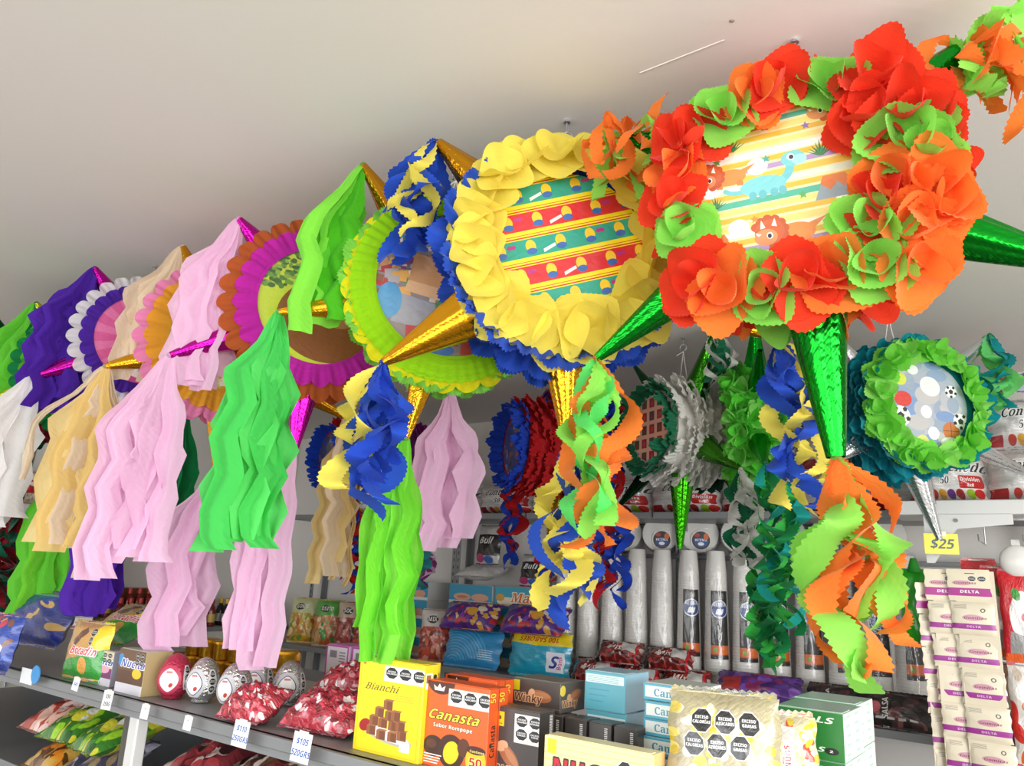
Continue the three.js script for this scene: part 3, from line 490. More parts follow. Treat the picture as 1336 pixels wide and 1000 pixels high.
pinata({
  label: 'star pinata covered in bright green tissue flowers with green foil cones', hook: 'ceiling hook holding the bright green pinata', z: -3.28,
  c: [986, 556], seed: 11, rb: 0.18, rf: 0.15, T: 0.24, turn: -1.5, body: '#3fae32', print: printFoliage,
  dress({ flower, r, petal }) {
    const A = tissue('#5fd63c'), B = tissue('#8fe06a');
    for (let i = 0; i < 16; i++) flower(i * 0.3927, 0.19, 0.08 + 0.02 * r(), 0.6, i % 3 ? A : B, 1.05, FS);
    for (const zz of [0.06, 0.0, -0.06]) for (let i = 0; i < 15; i++) flower(i * 0.419 + zz * 9, 0.2, zz, 1.45 - zz * 4, i % 3 ? A : B, 1.25, FS);
    for (let i = 0; i < 20; i++) petal(i * 0.314, 0.17, -0.1, -0.3, tissue('#187a3a'), 1, PR);
  },
  cones: [
    { ang: 72, rad: 0.46, foil: FOIL.green, r0: 0.07 },
    { ang: -92, rad: 0.5, foil: FOIL.green, r0: 0.055, hang: [{ ribbon: true, c: ['#128a4a', '#3fc24f', '#128a4a'], n: 12, L: 0.5, w: 0.05, spread: 0.04, dx: 0.03 }] },
    { ang: -30, rad: 0.44, foil: FOIL.green, hang: [{ ribbon: true, c: ['#128a4a', '#3fc24f', '#17a39a'], n: 12, L: 0.6, w: 0.05, spread: 0.05, dx: 0.05 }] },
    { ang: 195, rad: 0.4, foil: FOIL.green }, { ang: 35, rad: 0.42, foil: FOIL.green },
  ],
});
pinata({
  label: 'star pinata with sports ball print, lime ruffle, teal tissue body and silver cones', hook: 'ceiling hook holding the teal pinata', z: -3.2,
  c: [1168, 540], seed: 12, rb: 0.19, rf: 0.165, T: 0.34, turn: 0.62, body: C_.teal, print: printBalls,
  dress({ flower, petal, r }) {
    const L1 = tissue('#86e552'), L2 = tissue('#a3ee72'), Tl = tissue(C_.teal), T2 = tissue('#0a8a9a');
    for (let i = 0; i < 19; i++) flower(i * 0.3307, 0.192 + 0.01 * r(), 0.175 + 0.015 * r(), 0.3 + 0.4 * r(), i % 3 ? L1 : L2, 0.85 + 0.2 * r(), FS);
    tufts(petal, r, Tl, [[0.13, 0.2], [0.09, 0], [0.05, 0], [0.0, 0]], 26, 0.18, 1.25);
    tufts(petal, r, T2, [[-0.05, 0], [-0.1, -0.1], [-0.16, -0.3]], 26, 0.18, 1.25);
    for (let i = 0; i < 20; i++) flower(i * 0.314, 0.1 + 0.07 * r(), -0.18, 2.6, Tl, 1.1, FS);
  },
  cones: [
    { tip: [1088, 602], foil: FOIL.silver, r0: 0.055 },
    { tip: [1086, 436], foil: FOIL.silver, r0: 0.05 },
    { tip: [1226, 704], foil: FOIL.silver, r0: 0.06 },
    { tip: [1352, 622], foil: FOIL.silver, r0: 0.055 },
    { tip: [1290, 440], foil: FOIL.silver, r0: 0.04, hang: [{ ribbon: true, c: ['#6fdd7a', '#17a3a8', '#7fe37f'], n: 9, L: 0.3, w: 0.05, spread: 0.04, dx: 0.01, rise: 0.04 }] },
  ],
});
// two more far down the second row, mostly hidden by the front row
pinata({
  label: 'edge-on star pinata with glossy royal blue frill and red body beside the room corner', hook: 'ceiling hook holding the far blue pinata', z: -3.28,
  c: [450, 598], seed: 13, rb: 0.18, rf: 0.15, T: 0.2, turn: -1.1, body: C_.crimson, print: printDark,
  dress({ petal, r }) { const B = tissue('#1f52d8'); for (let i = 0; i < 28; i++) petal(i * 0.2244, 0.16, 0.1, 0.4 + 0.4 * r(), B, 1, PR); tufts(petal, r, tissue(C_.crimson), [[0.05, 0.1], [0, 0], [-0.05, -0.1]], 20, 0.17, 1); },
  cones: [{ ang: 90, rad: 0.42, foil: FOIL.gold }, { ang: 18, rad: 0.42, foil: FOIL.gold }, { ang: -54, rad: 0.42, foil: FOIL.gold, hang: [{ ribbon: true, c: [C_.crimson, C_.blue], n: 9, L: 0.5, w: 0.05, spread: 0.04 }] }, { ang: -126, rad: 0.42, foil: FOIL.gold }, { ang: 162, rad: 0.42, foil: FOIL.gold }],
});
pinata({
  label: 'star pinata with teal fan petals and plum tissue tufts behind the lime streamers', hook: 'ceiling hook holding the teal and plum pinata', z: -3.28,
  c: [528, 600], seed: 14, rb: 0.17, rf: 0.14, T: 0.18, turn: -0.9, body: '#7a1f6f', print: printDark,
  dress({ petal, r }) { for (let i = 0; i < 22; i++) petal(i * 0.2856, 0.15, 0.09, 0.4, tissue('#2f8f93'), 1.1, PR); tufts(petal, r, tissue('#8a2277'), [[0.04, 0.1], [0, 0], [-0.05, -0.1]], 18, 0.16, 1); },
  cones: [{ ang: 90, rad: 0.4, foil: FOIL.silver }, { ang: 18, rad: 0.4, foil: FOIL.silver }, { ang: -54, rad: 0.4, foil: FOIL.silver, hang: [{ ribbon: true, c: ['#8a2277', '#2f8f93', '#d9b6d0'], n: 9, L: 0.5, w: 0.05, spread: 0.04 }] }, { ang: -126, rad: 0.4, foil: FOIL.silver }, { ang: 162, rad: 0.4, foil: FOIL.silver }],
});

// ------------------------------------------------------------------ shelving
const SH = { counter: 1.08, lip: -1.356, back: -4.0, low: 0.924, top: 1.896 };
{
  // counter with a price channel along the front, a lower shelf and steel posts
  const x0 = -5.1, x1 = -0.36, zf = SH.lip, zb = -2.3, y = SH.counter, L = x1 - x0, cx = (x0 + x1) / 2, cz = (zf + zb) / 2;
  const t = thing('shelf_counter', 'long grey steel shelf counter with a price channel, carrying the candy boxes', 'counter', V(cx, 0, cz));
  part('shelf_board', rbox(L, 0.03, zf - zb, 0.004, 0, y - 0.015, 0), steel, t);
  const shape = new THREE.Shape(); [[0, 0], [0.012, 0], [0.03, -0.012], [0.034, -0.05], [0.026, -0.056], [0, -0.05]].forEach(([a, b], i) => (i ? shape.lineTo(a, b) : shape.moveTo(a, b)));
  part('price_channel', new THREE.ExtrudeGeometry(shape, { depth: L, bevelEnabled: false }).rotateY(-Math.PI / 2).rotateY(Math.PI).scale(1, 1, 1).translate(-L / 2, y, 0).applyMatrix4(new THREE.Matrix4().makeTranslation(0, 0, (zf - zb) / 2 - 0.012)), steel, t);
  for (const yy of [0.72, 0.36]) part('lower_shelf', rbox(L, 0.03, zf - zb - 0.12, 0.004, 0, yy, -0.04), steel, t);
  part('back_panel', box(L, 1.0, 0.012, 0, 0.53, -(zf - zb) / 2 + 0.03), steel, t);
  for (const px of [-2.44, -3.6, -4.8, -1.3, -0.5]) part('post', rbox(0.05, y - 0.05, 0.04, 0.006, px - cx, (y - 0.05) / 2, (zf - zb) / 2 - 0.075), px === -2.44 ? steelWhite : steel, t);
  part('post', rbox(0.035, y - 0.05, 0.03, 0.004, -2.53 - cx, (y - 0.05) / 2, (zf - zb) / 2 - 0.1), std(0x57544f, { roughness: 0.5 }), t);
}
const postX = [-5.25, -3.68, -2.8, -1.93, -1.03, -0.12];
for (let i = 0; i < 5; i++) {         // slotted angle racks along the back wall
  const a = postX[i], b = postX[i + 1], w = b - a, t = thing('storage_rack', ['grey slotted angle rack by the room corner holding gummy bags', 'grey slotted angle rack holding the blue wafer boxes', 'grey slotted angle rack holding plain cup stacks', 'grey slotted angle rack holding the black labelled cup stacks', 'grey slotted angle rack at the end behind the hanging sachet strips'][i], 'shelf', V((a + b) / 2, 0, SH.back - 0.28));
  for (const y of [SH.low, SH.top, 0.3]) { part('shelf_board', merge([rbox(w - 0.012, 0.028, 0.55, 0.003, 0, y - 0.014, 0), box(w - 0.012, 0.035, 0.004, 0, y - 0.018, 0.277)]), steel, t); }
  if (i > 1) part('narrow_shelf', rbox(w - 0.012, 0.02, 0.17, 0.003, 0, 1.67, -0.19), steel, t);
  for (const s of [-1, 1]) for (const f of [-1, 1]) {
    const p = part('post', merge([box(0.036, 2.08, 0.003, s * (w / 2 - 0.02), 1.04, f > 0 ? -0.125 : -0.281), box(0.003, 2.08, 0.036, s * (w / 2 - 0.003), 1.04, f > 0 ? -0.141 : -0.265)]), steel, t);
    if (f > 0) part('slot_row', merge(Array.from({ length: 22 }, (_, k) => box(0.008, 0.022, 0.002, s * (w / 2 - 0.02), 0.95 + k * 0.05, -0.1227))), std(0x3d3f42), p).userData.kind = 'stuff';
  }
}
{ // white bracketed shelf on the right with display hooks below it
  const t = thing('bracket_shelf', 'white steel shelf on a screwed side bracket, hooks hanging beneath it', 'shelf', V(-0.2, SH.top, -3.84));
  part('shelf_board', rbox(0.95, 0.06, 0.3, 0.005, 0.02, -0.02, 0), steelWhite, t);
  const s = new THREE.Shape(); [[0, 0], [0.32, 0], [0.32, -0.04], [0.12, -0.06], [0.03, -0.2], [0, -0.2]].forEach(([a, b], i) => (i ? s.lineTo(a, b) : s.moveTo(a, b)));
  const br = part('bracket', new THREE.ExtrudeGeometry(s, { depth: 0.006, bevelEnabled: false }).translate(-0.32, -0.05, 0.152), steelWhite, t);
  for (const [x, y] of [[-0.3, -0.075], [-0.2, -0.075], [-0.3, -0.18]]) part('screw', cyl(0.008, 0.008, 0.008, 10).rotateX(Math.PI / 2).translate(x, y, 0.16), std(0x8c8a86, { metalness: 0.7, roughness: 0.4 }), br);
  for (const x of [-0.26, -0.12, 0.03]) part('display_hook', merge([rod(V(x, -0.16, -0.05), V(x, -0.16, 0.21), 0.003), rod(V(x, -0.05, -0.05), V(x, -0.16, -0.05), 0.003), rod(V(x, -0.16, 0.21), V(x, -0.135, 0.225), 0.003)]), steelBare, t);
  part('hook_rail', box(0.7, 0.012, 0.012, 0.02, -0.05, -0.05), steelBare, t);
}
{ // shelves on the left wall
  for (const [y, lab] of [[1.8, 'white wall shelf carrying beige bean bags on the left wall'], [1.38, 'white wall shelf carrying red bags on the left wall']]) {
    const t = thing('wall_shelf', lab, 'shelf', V(-5.64, y, -2.15));
    part('shelf_board', rbox(0.32, 0.03, 1.5, 0.004, 0, -0.015, 0), steelWhite, t);
    part('shelf_edge', box(0.01, 0.05, 1.5, 0.165, -0.028, 0), steelWhite, t);
    for (const z of [-0.6, 0.6]) part('bracket', box(0.28, 0.05, 0.012, 0, -0.055, z), steel, t);
  }
  const t = thing('low_cabinet', 'low white display cabinet under the left wall carrying bottles', 'cabinet', V(-5.58, 0, -2.9));
  part('cabinet_body', rbox(0.42, 0.98, 3.0, 0.008, 0, 0.5, 0), std(0xd9d5cd), t);
  part('cabinet_top', rbox(0.44, 0.03, 3.04, 0.004, 0, 1.005, 0), steel, t);
  for (let k = 0; k < 4; k++) { const d = part('cabinet_door', rbox(0.012, 0.9, 0.72, 0.004, 0.215, 0.5, -1.11 + k * 0.74), std(0xe2ded6), t); part('handle', rbox(0.014, 0.1, 0.012, 0.004, 0.226, 0.75, -0.82 + k * 0.74), steelBare, d); }
}

// ------------------------------------------------------------------ goods: shapes
function pouchGeo(w, h, t, seed, o = {}) {  // pillow pack standing on the origin, front towards +z, u and v over the front
  const { lump = 0.04, k = 1 } = o, r = rng(seed), ph = [r() * 6, r() * 6, r() * 6, r() * 6];
  const sheet = (sgn) => grid(22, 16, (u, v) => {
    const a = u * 2 - 1, b = v * 2 - 1, e = Math.pow(Math.max(0, 1 - Math.pow(Math.abs(a), 2.4)), 0.55) * Math.pow(Math.max(0, 1 - Math.pow(Math.abs(b), 2.6)), 0.6);
    const wr = 1 + lump * 3 * (Math.sin(a * 7 * k + ph[0]) * Math.sin(b * 6 * k + ph[1]) + 0.7 * Math.sin(a * 13 * k + b * 11 * k + ph[2])), pinch = 1 - 0.06 * e;
    return V(sgn * a * w / 2 * pinch * (1 - 0.03 * Math.sin(b * 9 + ph[3])), h * v, sgn * t / 2 * e * wr);
  });
  return merge([sheet(1), sheet(-1)]);
}
const sealGeo = (w, y, hh) => merge([grid(28, 2, (u, v, i) => V((u - 0.5) * w, y + hh * v + (v === 1 ? (i % 2 ? 0.002 : -0.002) : 0), 0.0015 * Math.sin(u * 90)))]);
function bag(o) {                            // o: name,label,category,pos (middle of the lower edge),w,h,t,mat,turn,lean,roll,group,lump,k,seal
  const g = thing(o.name ?? 'snack_bag', o.label, o.category ?? 'bag', o.pos, o.group, o.turn ?? 0), r = o.seed ?? 1;
  g.rotation.order = 'YXZ'; g.rotation.x = -(o.lean ?? 0); g.rotation.z = o.roll ?? 0;
  part('pouch', memo('pouch' + [o.w, o.h, o.t, r, o.lump, o.k], () => pouchGeo(o.w, o.h, o.t, r, { lump: o.lump ?? 0.035, k: o.k ?? 1 })), o.mat, g);
  if (o.seal !== false) { const sm = o.sealMat ?? o.mat; part('crimped_seal', memo('seal' + [o.w, o.h], () => sealGeo(o.w * 0.96, o.h - 0.004, 0.014)), sm, g); part('crimped_seal', memo('seal0' + [o.w], () => sealGeo(o.w * 0.96, -0.012, 0.016)), sm, g); }
  return g;
}
function carton(o) {                         // o: x0,x1,y0,y1,zf,d, front, side, top (materials), flap
  const w = o.x1 - o.x0, h = o.y1 - o.y0, g = thing(o.name ?? 'candy_box', o.label, o.category ?? 'box', V((o.x0 + o.x1) / 2, o.y0, o.zf - o.d / 2), o.group);
  if (o.turn) g.rotation.y = o.turn;
  const side = o.side ?? o.front, top = o.top ?? side;
  part('carton', new RoundedBoxGeometry(w, h, o.d, 2, Math.min(0.002, w / 8, h / 8)).translate(0, h / 2, 0), [side, side, top, top, o.front, o.front], g);
  if (o.flap !== false) part('tuck_flap', rbox(w * 0.94, 0.0018, o.d * 0.42, 0.0007, 0, h + 0.0006, o.d * 0.24), top, g);
  return g;
}
const px = (a, z) => onZ(a[0], a[1], z);
const cartonPx = (o) => { const l = px(o.l, o.zf), r = px(o.r, o.zf), t = px(o.t, o.zf); return carton({ ...o, x0: l.x, x1: r.x, y0: o.y0 ?? SH.counter, y1: o.y1 ?? t.y }); };

// ------------------------------------------------------------------ goods: print
function octagon(c, x, y, r, lines) {
  const p = (k) => Array.from({ length: 8 }, (_, i) => [x + k * Math.cos(i * Math.PI / 4 + Math.PI / 8), y + k * Math.sin(i * Math.PI / 4 + Math.PI / 8)]);
  poly(c, p(r), '#ffffff'); poly(c, p(r * 0.93), '#1c1c1e'); c.fillStyle = '#fff'; c.textAlign = 'center';
  lines.forEach((s, i) => { c.font = 'bold ' + Math.round(r * 0.34) + 'px sans-serif'; c.fillText(s, x, y - r * 0.1 + i * r * 0.36, r * 1.6); });
  c.textAlign = 'left';
}
const SEALS = [['EXCESO', 'CALORÍAS'], ['EXCESO', 'AZÚCARES'], ['EXCESO', 'GRASAS'], ['EXCESO', 'SODIO']];
function seals(c, x, y, r, n, per = 3, gapx = 2.1, back = true) { if (back) { c.fillStyle = '#eceae4'; c.fillRect(x - r * 1.15, y - r * 1.1, r * (2.3 + gapx * (Math.min(n, per) - 1)), r * (2.5 + 2.1 * (Math.ceil(n / per) - 1))); } for (let i = 0; i < n; i++) octagon(c, x + (i % per) * r * gapx, y + Math.floor(i / per) * r * 2.1, r, SEALS[i % 4]); }
const txt = (c, s, x, y, size, col, o = {}) => { c.save(); c.translate(x, y); c.rotate(o.rot ?? 0); c.font = (o.italic ? 'italic ' : '') + (o.bold === false ? '' : 'bold ') + size + 'px ' + (o.font ?? 'sans-serif'); c.textAlign = o.align ?? 'left'; if (o.skew) c.transform(1, 0, -o.skew, 1, 0, 0); if (o.line) { c.lineJoin = 'round'; c.strokeStyle = o.line; c.lineWidth = o.lw ?? size * 0.18; c.strokeText(s, 0, 0); } c.fillStyle = col; c.fillText(s, 0, 0); c.restore(); };
const card = (w, h, draw, o = {}) => new THREE.MeshPhysicalMaterial({ name: 'printed_card', map: canvas(w, h, draw), roughness: 0.45, clearcoat: 0.5, clearcoatRoughness: 0.25, ...o });
const plain = (c, o = {}) => memo('plain' + c + JSON.stringify(o), () => new THREE.MeshPhysicalMaterial({ name: 'card', color: c, roughness: 0.45, clearcoat: 0.4, clearcoatRoughness: 0.3, ...o }));
const foilBag = (w, h, draw, o = {}) => new THREE.MeshPhysicalMaterial({ name: 'printed_film', map: canvas(w, h, draw), roughness: 0.35, clearcoat: 0.9, clearcoatRoughness: 0.15, side: THREE.DoubleSide, bumpMap: bumpFoil, bumpScale: 0.003, ...o });
function candyPrint(bg, cols, n, s0, s1, seed, extra) { return (c, w, h) => { c.fillStyle = bg; c.fillRect(0, 0, w, h); const r = rng(seed); for (let i = 0; i < n; i++) blob(c, r() * w, r() * h, s0 + r() * (s1 - s0), (s0 + r() * (s1 - s0)) * 0.7, cols[Math.floor(r() * cols.length)], r() * 3); extra?.(c, w, h, r); }; }

// ------------------------------------------------------------------ candy boxes on the counter
{
  const yellowFront = card(320, 480, (c, w, h) => {
    c.fillStyle = '#f5d914'; c.fillRect(0, 0, w, h); c.strokeStyle = '#e0bf10'; c.lineWidth = 3; c.strokeRect(12, 12, w - 24, h - 24);
    seals(c, 165, 62, 32, 3, 3, 2.08); txt(c, 'Bianchi', 34, 160, 46, '#3f3413', { font: 'serif', italic: true, bold: false, skew: 0.15 }); c.fillStyle = '#cdb21c'; for (let i = 0; i < 3; i++) c.fillRect(190, 170 + i * 12, 90, 3);
    blob(c, 165, 380, 120, 34, '#b9b4ac', 0.18); blob(c, 162, 374, 112, 28, '#e9e6df', 0.18); blob(c, 52, 345, 26, 34, '#a3161c', 0.5);
    const cube = (x, y) => { c.fillStyle = '#7a4527'; c.fillRect(x - 22, y - 26, 44, 44); c.fillStyle = '#965c37'; c.fillRect(x - 22, y - 26, 16, 44); poly(c, [[x - 22, y - 26], [x - 10, y - 36], [x + 30, y - 36], [x + 22, y - 26]], '#a76b42'); };
    [[85, 370], [135, 385], [190, 385], [235, 370], [95, 320], [140, 325], [190, 330], [225, 325], [120, 275], [170, 285], [200, 280], [160, 232]].forEach(([x, y]) => cube(x, y)); c.fillStyle = '#f4f1ea'; c.fillRect(228, 395, 48, 46); blob(c, 25, 28, 8, 8, '#a98a10');
  });
  const yellowSide = card(96, 480, (c, w, h) => { c.fillStyle = '#efd222'; c.fillRect(0, 0, w, h); c.fillStyle = '#f1ece0'; c.fillRect(12, 40, 44, 80); c.fillStyle = '#9a6a45'; c.fillRect(16, 50, 30, 40); blob(c, 74, 60, 12, 12, '#2b2a26'); });
  const dk = plain('#e8ca1c');
  cartonPx({ label: 'bright yellow chocolate box with a stacked bonbon pyramid on its front', zf: -1.415, l: [463, 940], r: [548, 960], t: [473, 857], d: 0.05, front: yellowFront, side: yellowSide, top: dk });
  carton({ label: 'second bright yellow chocolate box tucked behind the first', zf: -1.475, x0: -1.44, x1: -1.3, y0: SH.counter, y1: 1.287, d: 0.05, front: yellowFront, side: yellowSide, top: dk });
  const can = card(320, 420, (c, w, h) => {
    c.fillStyle = '#f2601b'; c.fillRect(0, 0, w, h); blob(c, 80, 0, 70, 62, '#4a1f12'); poly(c, [[48, 44], [42, 16], [60, 30], [72, 8], [84, 30], [102, 16], [96, 44]], '#f4efe6');
    seals(c, 160, 62, 34, 3, 3, 2.05); txt(c, 'Canasta', 18, 185, 66, '#f6e53a', { italic: true, line: '#3c1d10', lw: 7, skew: 0.12 }); txt(c, 'Sabor Rompope', 52, 224, 26, '#fff3e0', { line: '#5a2412', lw: 4 });
    blob(c, 60, 320, 52, 52, '#3a1c12'); blob(c, 50, 310, 26, 22, '#5b3120'); blob(c, 150, 330, 66, 82, '#43210f'); blob(c, 150, 335, 38, 56, '#f2d019', 0.2); blob(c, 210, 300, 30, 44, '#5c3018');
    blob(c, 270, 350, 48, 70, '#f0c21a'); blob(c, 270, 300, 46, 20, '#4a1f12'); txt(c, '50', 238, 378, 58, '#c01d16', { line: '#fbe9a0', lw: 6 }); txt(c, 'Contiene', 240, 312, 16, '#f8e58a'); for (let i = 0; i < 4; i++) { c.fillStyle = '#fff'; c.fillRect(14, 360 + i * 13, 90 - i * 6, 5); }
  });
  const canSide = card(120, 420, (c, w, h) => { c.fillStyle = '#e2551a'; c.fillRect(0, 0, w, h); txt(c, '50', 40, 70, 46, '#f7d02a', { rot: -1.57, line: '#8a1c0d', lw: 4 }); txt(c, '50', 96, 70, 46, '#f7d02a', { rot: -1.57, line: '#8a1c0d', lw: 4 }); txt(c, 'Canasta', 44, 330, 40, '#2d1710', { rot: -1.57 }); blob(c, 20, 270, 8, 12, '#1c1c1e'); c.fillStyle = '#4a1f12'; c.fillRect(58, 0, 3, h); });
  cartonPx({ label: 'orange rompope candy box with a cut chocolate on its front', zf: -1.43, l: [553, 930], r: [637, 945], t: [556, 887], d: 0.07, front: can, side: canSide, top: plain('#e65c20') });
  cartonPx({ label: 'second orange rompope candy box standing behind the first', zf: -1.51, l: [578, 930], r: [645, 942], t: [590, 881], d: 0.07, front: can, side: canSide, top: plain('#e65c20') });
  const bar = (c, x, y, s, a) => { c.save(); c.translate(x, y); c.rotate(a); c.scale(s, s); blob(c, 0, 0, 70, 32, '#a86a45'); blob(c, -54, 0, 24, 32, '#e2b088'); blob(c, 10, -8, 50, 16, '#bf8259'); c.restore(); };
  const winkyTall = card(256, 380, (c, w, h) => { c.fillStyle = '#453f3d'; c.fillRect(0, 0, w, h); c.fillStyle = '#f3cf1c'; c.fillRect(12, 24, 56, 80); c.fillStyle = '#5a4a12'; c.beginPath(); c.arc(40, 58, 12, 0, 7); c.fill(); c.fillRect(22, 88, 36, 4); seals(c, 164, 60, 34, 4, 2, 2.08); bar(c, 100, 260, 1.15, 0.9); txt(c, 'Winky', 36, 362, 66, '#5a2f1a', { line: '#f0c79a', lw: 8, skew: 0.1 }); });
  const winkySide = card(90, 380, (c, w, h) => { c.fillStyle = '#3f3937'; c.fillRect(0, 0, w, h); c.fillStyle = '#efefec'; c.fillRect(60, 20, 18, 110); for (let i = 0; i < 14; i++) { c.fillStyle = '#111'; c.fillRect(60, 24 + i * 8, 18, 3); } });
  cartonPx({ label: 'dark brown wafer bar box with four black seals and a yellow square', zf: -1.47, l: [641, 955], r: [703, 965], t: [645, 921], d: 0.06, front: winkyTall, side: winkySide, top: plain('#5a5350') });
  const winkyWide = card(320, 160, (c, w, h) => { c.fillStyle = '#4a4340'; c.fillRect(0, 0, w, h); c.fillStyle = '#f3cf1c'; c.fillRect(8, 8, 42, 58); bar(c, 190, 84, 1.05, 0.06); txt(c, 'Winky', 14, 122, 62, '#6a3a22', { line: '#efc59a', lw: 8, skew: 0.1 }); c.fillStyle = '#6f6763'; c.fillRect(0, 140, w, 5); });
  const winkyEnd = card(240, 160, (c, w, h) => { c.fillStyle = '#5d5652'; c.fillRect(0, 0, w, h); blob(c, 22, 40, 26, 30, '#f0d84a'); bar(c, 140, 76, 1.0, -0.3); txt(c, 'Winky', 14, 130, 50, '#6a3a22', { line: '#efc59a', lw: 7, skew: 0.1 }); });
  const smallTop = px([670, 922], -1.6).y;
  for (let i = 0; i < 5; i++) carton({ label: ['first', 'second', 'third', 'fourth', 'fifth'][i] + ' small dark wafer box from the tall dark box, under the wide one', group: 'small dark wafer boxes standing in a row', x0: -1.1 + i * 0.062, x1: -1.1 + i * 0.062 + 0.056, y0: SH.counter, y1: smallTop - 0.002, zf: -1.585, d: 0.065, front: memo('ws', () => card(100, 220, (c, w, h) => { c.fillStyle = '#3f3a38'; c.fillRect(0, 0, w, h); c.fillStyle = '#e9e7e2'; c.fillRect(70, 14, 14, 70); for (let k = 0; k < 9; k++) { c.fillStyle = '#222'; c.fillRect(70, 18 + k * 7, 14, 3); } bar(c, 48, 170, 0.6, -0.9); })), side: winkySide, top: plain('#5a5350') });
  cartonPx({ label: 'wide dark wafer display box lying on the row of small boxes', zf: -1.6, l: [668, 905], r: [731, 915], t: [670, 884], y0: smallTop, d: 0.11, front: winkyWide, side: winkyEnd, top: plain('#7c7a70') });
  const nugs = card(420, 200, (c, w, h) => { c.fillStyle = '#f3e7a4'; c.fillRect(0, 0, w, h); c.fillStyle = '#c9b56a'; for (let i = 0; i < 9; i++) c.fillRect(0, 12 + i * 20, w, 2); c.fillStyle = '#f3cf1c'; c.fillRect(14, 8, 36, 44); octagon(c, 318, 62, 30, SEALS[0]); octagon(c, 382, 66, 30, SEALS[1]); txt(c, 'NUGS', 30, 132, 92, '#c0162e', { line: '#2a0f12', lw: 10, skew: 0.05 }); });
  cartonPx({ label: 'cream striped nougat bar box lettered in red in front of the dark boxes', zf: -1.4, l: [710, 975], r: [853, 990], t: [712, 959], d: 0.05, front: nugs, side: plain('#e9b87a'), top: plain('#f0e3b0') });
  const canel = card(320, 90, (c, w, h) => { c.fillStyle = '#e9efe9'; c.fillRect(0, 0, w, h); c.fillStyle = '#49aac6'; c.fillRect(0, 0, w, 12); c.fillRect(0, h - 16, w, 16); c.fillRect(0, 0, 12, h); txt(c, "Canel's", 62, 66, 56, '#2c8fae', { font: 'serif' }); });
  const canelSide = plain('#dfe9ec'), blueTop = plain('#9ac9d6');
  let y = SH.counter;
  for (let i = 0; i < 6; i++, y += 0.0355) carton({ label: i === 5 ? 'topmost thin blue and white chewing gum box of the stack' : ['lowest', 'second lowest', 'third lowest', 'fourth lowest', 'fifth lowest'][i] + ' thin blue and white chewing gum box of the stack', group: i === 5 ? undefined : 'chewing gum boxes stacked on the counter', x0: -0.8 + 0.004 * Math.sin(i * 2), x1: -0.675, y0: y, y1: y + 0.0345, zf: -1.62 + 0.004 * Math.cos(i * 3), d: 0.13, front: canel, side: canelSide, top: i === 5 ? plain('#c9d2d3') : blueTop, flap: i === 5 });
  const gum = card(256, 200, (c, w, h) => { c.fillStyle = '#4fa6b8'; c.fillRect(0, 0, w, h); c.fillStyle = '#d8ecee'; c.fillRect(8, 14, w - 16, 44); c.fillStyle = '#8ab7bd'; for (let i = 0; i < 4; i++) c.fillRect(18, 22 + i * 9, w - 60, 3); c.fillStyle = '#3c8fa3'; for (let i = 0; i < 3; i++) c.fillRect(30, 90 + i * 30, 130 - i * 20, 5); });
  const gumEnd = plain('#8fc8e2', { roughness: 0.25, clearcoat: 1 });
  const mid = px([800, 930], -1.66).y;
  carton({ label: 'lower teal blue gum carton with a pale text panel', x0: -0.965, x1: -0.86, y0: SH.counter, y1: mid - 0.002, zf: -1.66, d: 0.12, front: gum, side: gumEnd, top: plain('#a9cfdb') });
  carton({ label: 'upper teal blue gum carton resting on the lower one', x0: -0.968, x1: -0.862, y0: mid, y1: px([778, 876], -1.66).y, zf: -1.655, d: 0.12, front: gum, side: gumEnd, top: plain('#a9cfdb') });
  // green menthol boxes
  const hallsF = card(220, 300, (c, w, h) => { c.fillStyle = '#1f7a2f'; c.fillRect(0, 0, w, h); txt(c, 'HALLS', 26, 70, 54, '#f2f6f0', { italic: true }); blob(c, 60, 92, 40, 24, '#20332a'); c.fillStyle = '#e4efe6'; c.fillRect(30, 80, 60, 10); txt(c, 'HALLS', 26, 250, 44, '#e8efe6', { italic: true }); blob(c, 180, 240, 22, 22, '#17201b'); txt(c, '2', 173, 248, 22, '#fff'); txt(c, 'P.', 60, 190, 30, '#eaf2ea'); });
  const hallsS = card(220, 300, (c, w, h) => { c.fillStyle = '#cfe9da'; c.fillRect(0, 0, w, h); const r = rng(3); for (let j = 0; j < 5; j++) for (let i = 0; i < 2; i++) { c.fillStyle = '#eef8f1'; c.fillRect(8 + i * 108, 8 + j * 59, 98, 50); c.fillStyle = '#a6d6b8'; c.fillRect(14 + i * 108 + r() * 20, 14 + j * 59, 50, 20); } });
  for (let k = 0; k < 2; k++) for (let j = 0; j < 2; j++) carton({ label: ['lower front green menthol candy carton', 'upper front green menthol candy carton', 'lower rear green menthol candy carton', 'upper rear green menthol candy carton'][k * 2 + j] + ' wrapped in clear film', x0: -0.56 - 0.012 * k, x1: -0.44 - 0.012 * k + 0.02, y0: SH.counter + j * 0.093, y1: SH.counter + j * 0.093 + 0.092, zf: -1.75 - k * 0.17, d: 0.16, front: hallsF, side: hallsS, top: plain('#b7dcc6', { clearcoat: 1, roughness: 0.25 }) });
